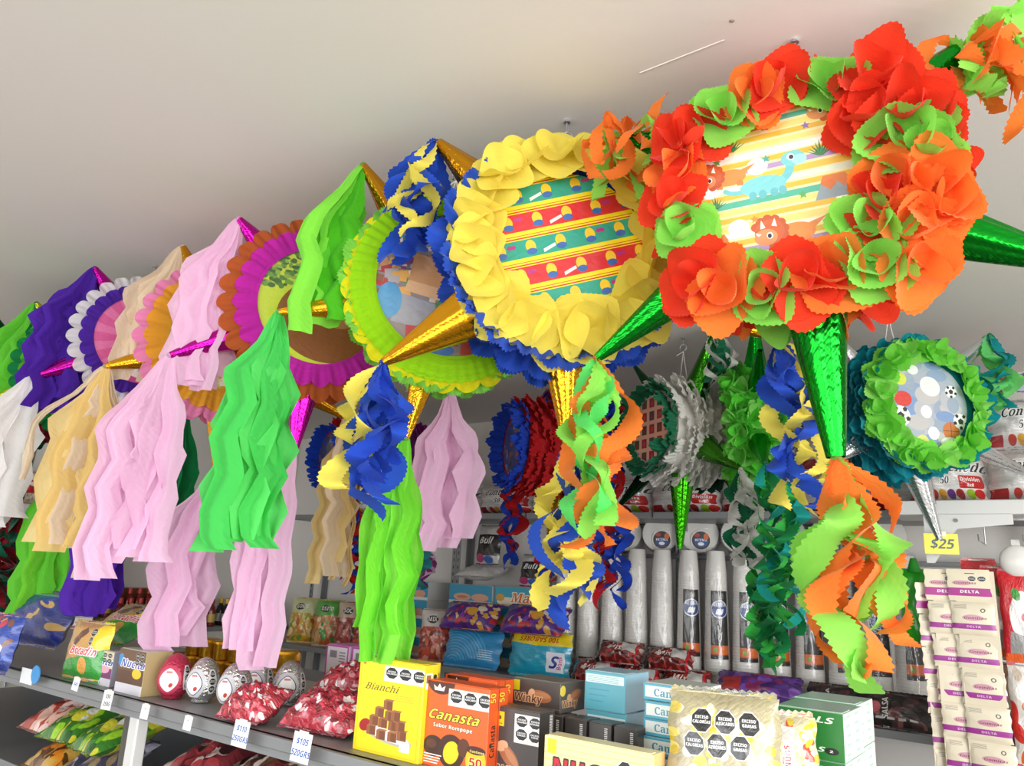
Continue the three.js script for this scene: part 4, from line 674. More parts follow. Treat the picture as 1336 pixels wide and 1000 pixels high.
  // clear bags of nougat in front of the green boxes
  const nb = foilBag(320, 320, (c, w, h) => { const r = rng(31); c.fillStyle = '#a89f80'; c.fillRect(0, 0, w, h); for (let i = 0; i < 90; i++) blob(c, r() * w, 40 + r() * 200, 10 + r() * 16, 8 + r() * 10, ['#dccb62', '#c9b02e', '#e6dfc0', '#d3bf55', '#a59c78'][i % 5]); c.fillStyle = '#ece4a0'; c.beginPath(); c.moveTo(20, 320); c.lineTo(30, 205); c.quadraticCurveTo(120, 180, 225, 205); c.lineTo(225, 320); c.fill(); seals(c, 95, 70, 33, 3, 3, 2.1, false); seals(c, 70, 130, 33, 3, 3, 2.1, false); txt(c, 'NUGS', 22, 300, 84, '#b8152b', { line: '#2a0f12', lw: 12, italic: true }); });
  const nbP = onZ(945, 1000, -1.47);
  bag({ name: 'nougat_bag', label: 'clear film bag of yellow nougats with six black seals', category: 'candy bag', pos: V(nbP.x, SH.counter + 0.012, -1.47), w: 0.2, h: 0.215, t: 0.07, mat: nb, seed: 3, turn: 0.35, lean: 0.12 });
  const tw = foilBag(256, 256, candyPrint('#d9d2b0', ['#f0e06a', '#fff6cf', '#d9c133', '#f7f3e4', '#d54a3a', '#e8d66a'], 130, 6, 18, 41, (c) => { for (let i = 0; i < 3; i++) { c.fillStyle = '#f6f2ec'; c.fillRect(20 + i * 70, 30, 30, 120); txt(c, 'NUGS', 38 + i * 70, 140, 22, '#c02a3a', { rot: -1.57 }); } }), { roughness: 0.2 });
  bag({ name: 'wrapped_candy_bag', label: 'clear bag of twist wrapped yellow candies beside the green cartons', category: 'candy bag', pos: V(-0.53, SH.counter + 0.012, -1.62), w: 0.19, h: 0.17, t: 0.09, mat: tw, seed: 5, turn: 0.5, lean: 0.15, lump: 0.07 });
  // left part of the counter
  const blueBag = foilBag(320, 256, candyPrint('#1d3f9e', ['#4a86d8', '#7a4a35', '#d9cfc0', '#2a59b8', '#c03a55', '#e0a552'], 46, 12, 30, 51, (c) => { txt(c, 'Choco', 14, 62, 54, '#d43a5a', { line: '#f4f0f0', lw: 8, italic: true }); c.fillStyle = '#152c7c'; c.fillRect(0, 210, 320, 46); }));
  const darkBlue = foilBag(256, 256, candyPrint('#16297c', ['#1f3a9a', '#22308a', '#8fa5d8', '#c9a15a'], 30, 10, 40, 52, (c, w) => { c.fillStyle = '#8c8fb0'; c.fillRect(0, 0, w, 30); }));
  bag({ name: 'cookie_bag', label: 'blue bag of chocolate biscuits standing at the counter edge', pos: onY(8, 880, SH.counter + 0.014).setX(-3.16), w: 0.24, h: 0.18, t: 0.07, mat: blueBag, seed: 8, turn: 0.2, lean: 0.15 });
  bag({ name: 'cookie_bag', label: 'dark blue shiny biscuit bag lying behind the blue bag', pos: V(-3.36, SH.counter + 0.075, -1.46), w: 0.4, h: 0.2, t: 0.12, mat: darkBlue, seed: 9, turn: 0.1, lean: 0.35 });
  const boc = foilBag(320, 256, (c, w, h) => { c.fillStyle = '#c99a52'; c.fillRect(0, 0, w, h); poly(c, [[0, 190], [200, 150], [320, 90], [320, 256], [0, 256]], '#2f9a35'); poly(c, [[235, 0], [320, 0], [320, 110], [225, 140]], '#f2d21d'); poly(c, [[60, 90], [140, 20], [175, 40], [100, 120]], '#6b3f22'); poly(c, [[60, 90], [100, 120], [95, 140], [52, 108]], '#d9b27a'); txt(c, 'Bocadin', 70, 150, 52, '#d8344a', { line: '#fbeaea', lw: 9, italic: true }); octagon(c, 215, 40, 20, SEALS[0]); octagon(c, 215, 82, 20, SEALS[1]); blob(c, 190, 200, 34, 40, '#e0a04a'); });
  bag({ name: 'wafer_pack', label: 'tan and green wafer pack standing upright at the counter edge', category: 'snack pack', pos: onY(64, 887, SH.counter + 0.014).setZ(-1.41), w: 0.23, h: 0.175, t: 0.06, mat: boc, seed: 10, lean: 0.12, turn: 0.1 });
  bag({ name: 'wafer_pack', label: 'second tan and green wafer pack lying behind the upright one', category: 'snack pack', pos: V(-2.93, SH.counter + 0.12, -1.53), w: 0.3, h: 0.2, t: 0.06, mat: boc, seed: 11, lean: 0.95, turn: 0.05 });
  carton({ name: 'carton', label: 'plain brown carton propping up the lying wafer pack', x0: -3.1, x1: -2.78, y0: SH.counter, y1: SH.counter + 0.085, zf: -1.52, d: 0.25, front: plain('#a07a4c') });
  const nuc = (a, b, d) => card(200, 230, (c, w, h) => { c.fillStyle = a; c.fillRect(0, 0, w, h); c.fillStyle = b; c.fillRect(0, 110, w, 70); c.fillStyle = '#dcdbe4'; c.fillRect(0, 178, w, 52); blob(c, 150, 120, 34, 26, d); blob(c, 20, 60, 22, 34, '#3b8fd0'); txt(c, 'Nucita', 20, 92, 56, '#3a4fa8', { line: '#f4f2fa', lw: 9, italic: true }); for (let i = 0; i < 4; i++) octagon(c, 142 + (i % 2) * 34, 26 + Math.floor(i / 2) * 34, 16, SEALS[i]); });
  const n1 = nuc('#d9cfa8', '#7a2d6f', '#e8a8c0'), n2 = nuc('#6b4a2c', '#5a3820', '#e8c81c');
  cartonPx({ label: 'small purple and cream candy cream box at the counter edge', zf: -1.42, l: [106, 880], r: [143, 890], t: [119, 846], d: 0.09, front: n1, side: plain('#9fa0b0'), top: plain('#b9b8bd') });
  cartonPx({ label: 'small brown and yellow candy cream box at the counter edge', zf: -1.4, l: [150, 890], r: [184, 900], t: [160, 846], d: 0.09, front: n2, side: plain('#b8a878'), top: plain('#c2c0bd') });
  carton({ name: 'tray', label: 'shallow cardboard tray of gold wrapped tubs behind the eggs', category: 'tray', x0: -2.78, x1: -2.12, y0: SH.counter, y1: SH.counter + 0.012, zf: -1.72, d: 0.3, front: plain('#b7b2a6'), flap: false });
  const goldM = std(0xd9a32c, { metalness: 0.85, roughness: 0.28, bumpMap: bumpFoil, bumpScale: 0.001 });
  const tub = new THREE.LatheGeometry([[0, 0], [0.028, 0], [0.031, 0.004], [0.034, 0.052], [0.039, 0.054], [0.039, 0.062], [0.033, 0.066], [0, 0.066]].map(([a, b]) => new THREE.Vector2(a, b)), 20);
  for (let i = 0; i < 14; i++) { const lay = i >= 7 ? 1 : 0, k = i % 7, t = thing('gold_tub', lay ? 'gold foil tub on the upper layer behind the eggs' : 'gold foil tub on the lower layer behind the eggs', 'tub', V(-2.72 + k * 0.088, SH.counter + 0.0125 + lay * 0.0665, -1.77), lay ? 'upper gold tubs' : 'lower gold tubs'); part('tub', tub, goldM, t); part('rim_band', cyl(0.0392, 0.0392, 0.005, 20, true).translate(0, 0.057, 0), std(0xb57f1c, { metalness: 0.8, roughness: 0.35 }), t); }
  // eggs
  const egg = new THREE.LatheGeometry(Array.from({ length: 25 }, (_, i) => { const a = i / 24 * Math.PI; return new THREE.Vector2(Math.sin(a) * 0.05 * (1 + 0.16 * Math.cos(a)), 0.066 - 0.066 * Math.cos(a)); }), 36);
  const silver = std(0xd8d8d6, { metalness: 0.9, roughness: 0.22, bumpMap: bumpFoil, bumpScale: 0.006 }), pinkFoil = std(0xc23a58, { metalness: 0.45, roughness: 0.3, bumpMap: bumpFoil, bumpScale: 0.004 });
  const lab = (o) => card(160, 200, (c, w, h) => { c.fillStyle = o[0]; c.fillRect(0, 0, w, h); blob(c, 80, 104, 62, 84, o[1]); blob(c, 80, 104, 56, 78, '#f4f2ee'); blob(c, 100, 138, 13, 16, '#c2402f', 0.4); c.fillStyle = '#c87d78'; c.fillRect(56, 40, 48, 14); });
  const labS = lab(['#c9c9cc', '#2a2f6a']), labP = lab(['#c23a58', '#f0e6e6']), sealM = memo('es', () => card(80, 200, (c, w, h) => { c.fillStyle = '#d9d8d6'; c.fillRect(0, 0, w, h); for (let i = 0; i < 3; i++) octagon(c, 40, 36 + i * 62, 30, SEALS[i]); }));
  const patch = (m, a, wA, y0, y1) => grid(10, 8, (u, v) => { const an = a + (u - 0.5) * wA * Math.sqrt(Math.max(0.05, 1 - Math.pow(v * 2 - 1, 2) * 0.8)), y = lerp(y0, y1, v), t = Math.acos(clamp((0.066 - y) / 0.066, -1, 1)), R = Math.sin(t) * 0.05 * (1 + 0.16 * Math.cos(t)) + 0.0012; return V(R * Math.sin(an), y, R * Math.cos(an)); });
  [[224, 912, 1, 'pink foil chocolate egg with a round white label', 0.1], [262, 917, 0, 'silver foil chocolate egg standing next to the pink egg', -0.2], [303, 926, 0, 'silver foil chocolate egg in front of the red candy bags', -0.3], [333, 915, 0, 'silver foil chocolate egg set back between two others', 0.1], [374, 921, 0, 'silver foil chocolate egg at the end of the egg row', 0.2]].forEach(([ex, ey, p, l, tn]) => {
    const g = thing('chocolate_egg', l, 'egg', onY(ex, ey, SH.counter), undefined, 0.55 + tn); g.scale.setScalar(p ? 1.02 : 1.0);
    const b = part('egg', egg, p ? pinkFoil : silver, g); part('label', patch(0, 0, 1.5, 0.02, 0.1), p ? labP : labS, b); part('warning_seals', patch(0, 1.15, 0.6, 0.03, 0.1), sealM, b);
    part('base_rim', new THREE.TorusGeometry(0.028, 0.003, 6, 24).rotateX(Math.PI / 2).translate(0, 0.006, 0), p ? pinkFoil : silver, g);
  });
  // red candy bags
  const redM = [61, 62, 63].map((s) => foilBag(256, 192, candyPrint('#b02a3c', ['#d8344a', '#f2dfe2', '#8f1626', '#e86a7a', '#c92038', '#ffffff', '#7a1220', '#d98a8f'], 170, 5, 15, s), { roughness: 0.2, clearcoatRoughness: 0.08, bumpScale: 0.006 }));
  [[318, 944, 0.17, 0.13, 'clear bag of red wrapped candies beside the silver eggs', 0, 0.014], [415, 958, 0.24, 0.15, 'clear bag of red wrapped candies against the yellow box', 1, 0.014], [440, 930, 0.24, 0.14, 'clear bag of red wrapped candies lying on the other red bags', 2, 0.06]].forEach(([ex, ey, w, h, l, m, dy]) => { const q = onY(ex, ey, SH.counter); bag({ name: 'red_candy_bag', label: l, category: 'candy bag', pos: V(q.x, SH.counter + dy, q.z + (dy > 0.05 ? -0.02 : 0.02)), w, h, t: 0.085, mat: redM[m], seed: 70 + m, lean: dy > 0.05 ? 1.2 : 1.05, turn: 0.15, lump: 0.07, k: 1.6 }); });
  // back of the counter: pink boxes and a pack of small juice bottles
  const pinkF = card(128, 200, (c, w, h) => { c.fillStyle = '#e9e4ea'; c.fillRect(0, 0, w, h); c.strokeStyle = '#c653b0'; c.lineWidth = 8; c.strokeRect(4, 4, w - 8, h - 8); c.fillStyle = '#8d8a95'; c.fillRect(22, 26, 40, 34); for (let i = 0; i < 6; i++) c.fillRect(76, 30 + i * 14, 34, 6); blob(c, 40, 140, 14, 34, '#c9a03a'); txt(c, 'MIX', 90, 170, 22, '#7a2f86', { rot: -1.57 }); });
  for (let i = 0; i < 2; i++) carton({ label: ['white and magenta edged box with a barcode panel behind the yellow box', 'second white and magenta edged box next to the first'][i], x0: -2.3 + i * 0.125, x1: -2.18 + i * 0.125, y0: SH.counter, y1: SH.counter + 0.145, zf: -2.04 - i * 0.01, d: 0.12, front: pinkF, side: plain('#d9c6d8'), top: plain('#cf7ec0') });
  const bot = new THREE.LatheGeometry([[0, 0], [0.016, 0], [0.018, 0.006], [0.017, 0.06], [0.012, 0.072], [0.008, 0.078], [0.008, 0.084], [0, 0.084]].map(([a, b]) => new THREE.Vector2(a, b)), 14), capG = new THREE.LatheGeometry([[0, 0.03], [0.009, 0.028], [0.012, 0.02], [0.012, 0], [0, 0]].map(([a, b]) => new THREE.Vector2(a, b)).reverse(), 12).translate(0, 0.08, 0);
  for (let i = 0; i < 10; i++) { const t = thing('juice_bottle', i < 5 ? 'tiny raspberry bottle with yellow cap in the front row' : 'tiny raspberry bottle with yellow cap in the rear row', 'bottle', V(-2.56 + (i % 5) * 0.042, SH.counter, -1.94 - (i < 5 ? 0 : 0.045)), i < 5 ? 'front tiny raspberry bottles' : 'rear tiny raspberry bottles'); part('bottle', bot, plain('#a3274a', { roughness: 0.2 }), t); part('cap', capG, plain('#e8a52a'), t); }
}
// price tags on the counter edge
const tagTex = (lines, col, bg = '#eef0f2') => card(128, 128, (c, w, h) => { c.fillStyle = bg; c.fillRect(0, 0, w, h); lines.forEach((s, i) => txt(c, s, 64, lines.length > 1 ? 52 + i * 50 : 80, lines.length > 1 ? 38 : 46, col, { align: 'center', italic: true })); }, { clearcoat: 0.1 });
[[99, 893, ['$45'], '#3a4fae', 0.055, 'price tag reading 45 under the purple candy cream box'], [140, 914, ['$50', '250G'], '#333', 0.075, 'price tag beside the steel post'], [189, 929, ['—', '-'], '#555', 0.055, 'small white price tag under the brown candy cream box'], [245, 944, ['—', '-'], '#555', 0.05, 'small white price tag under the silver egg'], [314, 958, ['$110', '250GRS'], '#2f57b0', 0.085, 'white handwritten price tag taped below the silver egg at the row end'], [393, 976, ['$105', '520GRS'], '#2f57b0', 0.09, 'white handwritten price tag taped below the red candy bags']].forEach(([x, y, l, c, s, lb]) => {
  const q = onZ(x, y, SH.lip + 0.038), t = thing('price_tag', lb, 'price tag', V(q.x, q.y, SH.lip + 0.038)); t.rotation.set(-0.1, 0, 0.05 * Math.sin(x));
  s *= 0.72; part('paper', box(s, s, 0.0012), tagTex(l, c), t); part('tape_strip', box(s * 0.5, s * 0.2, 0.0016, 0, s * 0.46, 0), plain('#e9e7da', { roughness: 0.2 }), t);
});
{ const q = onZ(40, 884, SH.lip + 0.036), t = thing('promo_sticker', 'blue and white sticker on the counter edge under the wafer packs', 'sticker', q); part('paper', box(0.09, 0.05, 0.001, -0.03, 0, 0), plain('#e8ecef'), t); part('blue_dot', cyl(0.03, 0.03, 0.003, 20).rotateX(Math.PI / 2).translate(0.035, 0.012, 0.001), plain('#2f93d8'), t); }
// bags on the lower shelf of the counter
{
  const m = [['#3d7a2a', ['#9acb2e', '#d9d23a', '#2a5a22', '#6fae2a', '#e8e6da']], ['#7a2a30', ['#a03a3f', '#5a1a22', '#c9b0a8', '#3a1a1c']], ['#6a4a3a', ['#8a2f3a', '#d9c4b8', '#4a2a26', '#b04a3a']], ['#b03a30', ['#e8b8a8', '#c24a3a', '#f0d0c8']], ['#55506a', ['#7a6f9a', '#3f3a58', '#c9c4d8', '#a08a6a']], ['#8a5a2a', ['#e08a2a', '#5a3a1a', '#c9a04a']]].map(([b, cs], i) => foilBag(192, 160, candyPrint(b, cs, 60, 8, 26, 80 + i, i === 0 ? (c) => { c.fillStyle = '#111'; c.fillRect(40, 20, 70, 16); } : undefined)));
  const spots = [[-3.2, 0.2, 3, 'salmon pink snack bag'], [-3.0, 0.21, 0, 'lime green and yellow snack bag'], [-2.78, 0.19, 0, 'green snack bag next to the steel post'], [-3.12, 0.1, 5, 'orange edged snack bag'], [-2.86, 0.09, 4, 'violet grey snack bag'], [-2.24, 0.2, 1, 'dark red snack bag next to the steel post'], [-2.0, 0.19, 2, 'brown and red snack bag'], [-1.78, 0.19, 1, 'dark red snack bag under the price tags'], [-1.56, 0.18, 5, 'orange and brown snack bag'], [-2.1, 0.08, 0, 'green snack bag at the bottom of the pile'], [-1.7, 0.08, 2, 'brown snack bag at the bottom of the pile']];
  spots.forEach(([x, dy, k, l], i) => bag({ label: l + ' on the lower shelf', pos: V(x, 0.735 + (dy > 0.15 ? 0.13 : 0.012), -1.46 + 0.012 * (i % 3)), w: 0.21, h: 0.3, t: 0.095, mat: m[k], seed: 90 + i, lean: 1.25, turn: 0.15 * Math.sin(i * 2), lump: 0.05 }));
}

// ------------------------------------------------------------------ goods on the back racks
{
  const zf = SH.back;
  // container packs on the top shelf
  const packTex = (word, lab, seed) => foilBag(512, 256, (c, w, h) => { const r = rng(seed); c.fillStyle = '#e4e3e1'; c.fillRect(0, 0, w, h); for (let i = 0; i < 8; i++) { c.fillStyle = i % 2 ? '#dad9d7' : '#efeeec'; c.fillRect(0, i * 32, w, 16); } c.fillStyle = '#b5232a'; c.fillRect(0, 205, 120, 50); txt(c, word, 120, 110, 74, '#3c3b3e', { italic: true, line: '#fbfbfa', lw: 10, skew: 0.2, font: 'serif' }); txt(c, '50', 230, 175, 56, '#3c3b3e', { line: '#fff', lw: 8, italic: true, font: 'serif' }); c.fillStyle = '#c22a2c'; c.beginPath(); c.roundRect(360, 130, 140, 70, 10); c.fill(); txt(c, lab, 430, 162, 30, '#fff', { align: 'center' }); txt(c, '8x8', 430, 192, 24, '#fff', { align: 'center' }); for (const [x, k] of [[180, '#c23a30'], [240, '#e0a83a'], [300, '#6a3a8a'], [360, '#a32a2c'], [430, '#9ac22a'], [480, '#d0332f']]) blob(c, x, 228, 28, 24, k); }, { roughness: 0.25, bumpScale: 0.004 });
  const pk = [packTex('Contenedor', 'División', 1), packTex('Contenedor', 'Línea', 2)];
  const names = ['by the room corner', 'near the room corner', 'above the wafer boxes', 'above the wafer boxes next to the post', 'behind the red and blue pinata', 'behind the white and dark green pinata', 'beside the white and dark green pinata', 'behind the bright green pinata', 'behind the big green cone tassel', 'behind the teal pinata'];
  for (let i = 0; i < 10; i++) for (let j = 0; j < (i > 6 ? 2 : 1); j++) { const x = -4.38 + i * 0.428 - (i > 8 ? 0 : 0); bag({ name: 'foam_container_pack', label: 'clear pack of white foam food containers ' + names[i] + (i > 6 ? (j ? ', upper layer' : ', lower layer') : ''), category: 'pack', pos: V(x, SH.top + 0.012 + j * 0.226, zf - 0.2), w: 0.415, h: 0.2, t: 0.26, mat: pk[(i + j) % 2], seed: 110 + (i % 3), lump: 0.02 }); }
  for (let i = 0; i < 3; i++) for (let j = 0; j < 2; j++) bag({ name: 'foam_container_pack', label: ['lower', 'upper'][j] + ' pack of foam containers on the white bracket shelf, ' + ['by the teal pinata', 'in the middle', 'at its end'][i], category: 'pack', pos: V(-0.44 + i * 0.305, SH.top + 0.024 + j * 0.222, -3.84), w: 0.295, h: 0.195, t: 0.24, mat: pk[0], seed: 112 + i, lump: 0.02, turn: 0 });
  const topB = [foilBag(128, 96, candyPrint('#a33a2e', ['#c95a44', '#7a2a22', '#e2b0a0'], 40, 6, 18, 120)), foilBag(128, 96, candyPrint('#4a5f9a', ['#7a8fc9', '#2a3f7a', '#c9d2e8'], 40, 6, 18, 121))];
  bag({ label: 'brownish red snack bag on top of the container packs', pos: V(-0.26, SH.top + 0.49, -3.83), w: 0.2, h: 0.16, t: 0.08, mat: topB[0], seed: 121, lean: 0.9 });
  bag({ label: 'blue snack bag on top of the container packs', pos: V(-0.05, SH.top + 0.49, -3.85), w: 0.2, h: 0.16, t: 0.08, mat: topB[1], seed: 122, lean: 0.9 });
  // cup stacks
  const prof = [[0, 0.78], [0.046, 0.78], [0.049, 0.775], [0.058, 0.68]]; for (let k = 0; k < 42; k++) { const y = 0.665 - k * 0.0158, R = 0.061 + 0.0165 * k / 41; prof.push([R - 0.0022, y], [R, y - 0.004], [R, y - 0.009], [R - 0.0022, y - 0.0118]); } prof.push([0, 0]);
  const cup = new THREE.LatheGeometry(prof.map(([a, b]) => new THREE.Vector2(a, b)), 24), foam = std(0xe9e7e2, { roughness: 0.6 });
  const sleeve = new THREE.MeshPhysicalMaterial({ name: 'clear_film', color: 0xffffff, roughness: 0.08, transmission: 1, thickness: 0, side: THREE.DoubleSide, bumpMap: bumpFoil, bumpScale: 0.004 });
  const labT = card(200, 512, (c, w, h) => { c.fillStyle = '#211d1c'; c.fillRect(0, 0, w, h); blob(c, 60, 40, 20, 24, '#6b6764'); blob(c, 130, 40, 20, 24, '#6b6764'); blob(c, 100, 140, 98, 68, '#e9ecf2'); blob(c, 100, 140, 90, 60, '#27448a'); txt(c, 'REYMA', 100, 118, 40, '#fff', { align: 'center', font: 'serif' }); for (let k = 0; k < 5; k++) blob(c, 70 + k * 15, 158, 9, 26, k % 2 ? '#dfe4ee' : '#fff', 0.5); c.fillStyle = '#57524f'; for (let k = 0; k < 6; k++) c.fillRect(40, 230 + k * 16, 120 - (k % 3) * 20, 5); c.fillStyle = '#d9691c'; c.fillRect(0, 410, w, 66); blob(c, 50, 444, 20, 18, '#6fa83a'); c.fillStyle = '#8a2f14'; c.fillRect(0, 476, w, 8); });
  const labG = grid(10, 6, (u, v) => { const a = (u - 0.5) * 1.5, y = lerp(0.2, 0.56, v), R = lerp(0.0785, 0.062, y / 0.66) + 0.0015; return V(R * Math.sin(a), y, R * Math.cos(a)); });
  const cupPx = [738, 768, 799, 831, 864, 899, 935, 972, 1012, 1054, 1096, 1139, 1183].map((x) => [x, x > 880 ? 1 : 0]);
  let pl = 0, bl = 0;
  const ORD = ['first', 'second', 'third', 'fourth', 'fifth', 'sixth', 'seventh', 'eighth', 'ninth'];
  for (const [x, b] of cupPx) {
    const q = onZ(x, 790, zf - 0.3), g = thing('cup_stack', (b ? 'labelled white foam cup stack, ' + ORD[bl++] + ' from the plain stacks' : 'plain white foam cup stack, ' + ORD[pl++] + ' from the wafer cartons'), 'cups', V(q.x, SH.low, zf - 0.3), b ? 'labelled foam cup stacks on the back rack' : 'plain foam cup stacks on the back rack', b ? 0.62 : 0.4); g.scale.set(0.95, 1, 0.95);
    part('cups', cup, foam, g);
    part('film_sleeve', memo('slv', () => new THREE.LatheGeometry([[0.08, 0.004], [0.08, 0.1], [0.067, 0.66], [0.056, 0.79], [0.02, 0.8]].map(([a, c]) => new THREE.Vector2(a, c)), 18)), sleeve, g);
    if (b) part('label', labG, labT, g);
  }
  // plate bags above and behind the cups
  const plate = new THREE.LatheGeometry([[0, 0], [0.07, 0], [0.075, 0.004], [0.1, 0.012], [0.102, 0.016], [0.074, 0.008], [0, 0.004]].map(([a, b]) => new THREE.Vector2(a, b)), 28);
  const plates = new THREE.LatheGeometry((() => { const p = [[0, 0]]; for (let k = 0; k < 9; k++) p.push([0.11, 0.004 + k * 0.014], [0.113, 0.008 + k * 0.014], [0.108, 0.012 + k * 0.014]); p.push([0.07, 0.128], [0, 0.126]); return p; })().map(([a, b]) => new THREE.Vector2(a, b)), 28);
  const disc = card(160, 160, (c, w) => { c.fillStyle = '#e8e6e2'; c.fillRect(0, 0, w, w); blob(c, 80, 80, 70, 70, '#2a2320'); blob(c, 80, 96, 52, 38, '#274a94'); txt(c, 'REYMA', 80, 86, 26, '#fff', { align: 'center', font: 'serif' }); blob(c, 80, 108, 24, 14, '#fff'); blob(c, 120, 50, 20, 26, '#d9691c'); blob(c, 50, 40, 22, 16, '#b5332a'); });
  for (let i = 0; i < 8; i++) {
    const q = V(-2.6 + i * 0.252, 0, 0), g = thing('plate_pack', 'stack of white foam plates standing on edge in clear film behind the cups', 'plates', V(q.x, 1.798, zf - 0.485), 'foam plate packs behind the cups', 0.3);
    g.rotation.x = 0.0; part('plates', plates.clone().translate(0, -0.063, 0).rotateX(Math.PI / 2 - 0.15), foam, g); part('film', new THREE.SphereGeometry(0.125, 20, 12).scale(0.98, 0.93, 0.62), sleeve, g); part('paper_label', new THREE.CircleGeometry(0.06, 24).translate(0.01, -0.03, 0.078), disc, g);
  }
  // wafer boxes
  const mas = card(320, 128, (c, w, h) => { c.fillStyle = '#25a6c4'; c.fillRect(0, 0, w, h); blob(c, 90, 96, 70, 30, '#f2e3c8'); blob(c, 230, 90, 60, 34, '#e8c46a'); blob(c, 40, 70, 30, 24, '#d9a23a'); blob(c, 280, 60, 26, 30, '#e0b13a'); txt(c, 'Mas', 110, 96, 84, '#d96a2a', { line: '#fbf1dc', lw: 12, italic: true, font: 'serif' }); });
  const masEnd = card(96, 128, (c, w, h) => { c.fillStyle = '#dfe6e8'; c.fillRect(0, 0, w, h); c.fillStyle = '#2aa3c2'; c.fillRect(0, 0, 30, h); txt(c, 'Canel', 24, 116, 26, '#fff', { rot: -1.57 }); });
  const wafer = card(160, 128, (c, w, h) => { c.fillStyle = '#2b9cc0'; c.fillRect(0, 0, w, h); blob(c, 50, 84, 32, 26, '#e3a98c'); blob(c, 116, 84, 32, 26, '#e3a98c'); blob(c, 50, 84, 20, 10, '#c9775a'); c.fillStyle = '#e9e4dc'; c.fillRect(0, 108, w, 20); });
  let k = 0;
  for (const [x0, x1, n, m, l] of [[-3.22, -2.84, 4, mas, 'blue and yellow wafer carton'], [-3.62, -3.24, 4, wafer, 'blue cookie carton with pink biscuits'], [-4.1, -3.82, 4, wafer, 'blue cookie carton with pink biscuits near the corner'], [-4.5, -4.22, 4, plain('#b09a80'), 'plain beige carton by the room corner']])
    for (let j = 0; j < n; j++) carton({ name: 'wafer_box', label: l + ', ' + ['bottom', 'second', 'third', 'topmost'][j] + ' of its pile', x0, x1, y0: SH.low + j * 0.128, y1: SH.low + j * 0.128 + 0.126, zf: zf - 0.28, d: 0.25, front: m, side: m === mas ? masEnd : plain('#d9dcd8'), top: plain('#e2e4e2') });
  bag({ name: 'white_sack', label: 'white plastic sack lying on the blue cookie cartons', pos: V(-3.43, SH.low + 0.57, zf - 0.29), w: 0.32, h: 0.24, t: 0.1, mat: plain('#dcdad6', { side: THREE.DoubleSide, bumpMap: bumpFoil, bumpScale: 0.006, roughness: 0.3 }), seed: 140, lean: 1.3 });
  const jar = foilBag(128, 160, (c, w, h) => { c.fillStyle = '#d9d7d2'; c.fillRect(0, 0, w, h); c.fillStyle = '#1f1c1b'; c.fillRect(0, 40, w, 90); txt(c, 'Bull', 20, 80, 40, '#f2f2f0', { italic: true }); blob(c, 30, 140, 26, 18, '#c23a78'); blob(c, 80, 146, 26, 16, '#3f6fc2'); });
  bag({ label: 'black and silver balloon bag on the wafer cartons', pos: V(-3.34, SH.low + 0.66, zf - 0.33), w: 0.2, h: 0.26, t: 0.08, mat: jar, seed: 141, lean: 0.15 });
  bag({ label: 'black and white party bag beside the wafer cartons', pos: V(-2.98, SH.low + 0.53, zf - 0.36), w: 0.2, h: 0.2, t: 0.08, mat: jar, seed: 142, lean: 0.2 });
  // gummy and candy bags along the shelf edge
  const gum = [['#c9a04a', ['#e0b52a', '#d98a2a', '#e8d28a', '#b5651d', '#7aa03a']], ['#b98a5a', ['#e08a4a', '#d9a06a', '#3f9a3a', '#c25a2a', '#e8c9a0']], ['#8a3a30', ['#a8443a', '#c25a4a', '#d9a090', '#6a2a26']], ['#a8402f', ['#c9523a', '#7a2a22', '#e09a80']]].map(([b, cs], i) => foilBag(160, 200, candyPrint(b, cs, 80, 8, 22, 150 + i, (c, w) => { c.fillStyle = ['#cfd6a0', '#5fae4a', '#c9b49a', '#d8d4cc'][i]; c.fillRect(0, 0, w, 70); blob(c, 60, 40, 30, 16, '#2a2a28'); txt(c, ['GOMI', 'OSITO', 'SOC', 'MIX'][i], 34, 48, 26, '#f2efe6'); })));
  [[395, 0, 'yellow gummy candy bag by the room corner'], [428, 1, 'orange and green gummy candy bag'], [458, 2, 'dark red gummy candy bag'], [482, 3, 'rust red gummy candy bag next to the lime streamers'], [512, 2, 'dark red gummy candy bag behind the lime streamers'], [570, 3, 'rust red candy bag under the cookie cartons']].forEach(([x, m, l], i) => { const q = onZ(x, 800, zf - 0.1); bag({ name: 'gummy_bag', label: l, category: 'candy bag', pos: V(q.x, SH.low + 0.014, zf - 0.1), w: 0.22, h: 0.32, t: 0.09, mat: gum[m], seed: 160 + i, lean: 0.18, turn: 0.5, lump: 0.05 }); });
  const flor = foilBag(256, 160, candyPrint('#5a2f8a', ['#5a2a90', '#c22a3a', '#d9a03a', '#7a3fa8', '#e8c9a0', '#4a2470'], 60, 8, 26, 170, (c) => { blob(c, 150, 80, 26, 24, '#e0a53a'); blob(c, 190, 60, 20, 18, '#e8d8c0'); }));
  bag({ name: 'cookie_bag', label: 'purple and red cookie bag lying on top of the shelf edge pile', pos: onZ(690, 850, zf - 0.06).setY(SH.low + 0.25), w: 0.44, h: 0.2, t: 0.11, mat: flor, seed: 171, lean: 0.7, turn: 0.1 });
  bag({ name: 'cookie_bag', label: 'purple and red cookie bag under the other cookie bag', pos: onZ(605, 850, zf - 0.06).setY(SH.low + 0.24), w: 0.42, h: 0.2, t: 0.11, mat: flor, seed: 172, lean: 0.7, turn: 0.1 });
  const ice = foilBag(320, 200, (c, w, h) => { c.fillStyle = '#2f93cf'; c.fillRect(0, 0, w, h); c.strokeStyle = '#57b4e4'; c.lineWidth = 7; for (let i = 0; i < 12; i++) { c.beginPath(); c.arc(60, 190, 20 + i * 17, -2.6, -0.2); c.stroke(); } c.fillStyle = '#d9ecf6'; for (let i = 0; i < 5; i++) c.fillRect(210, 110 + i * 12, 80, 3); });
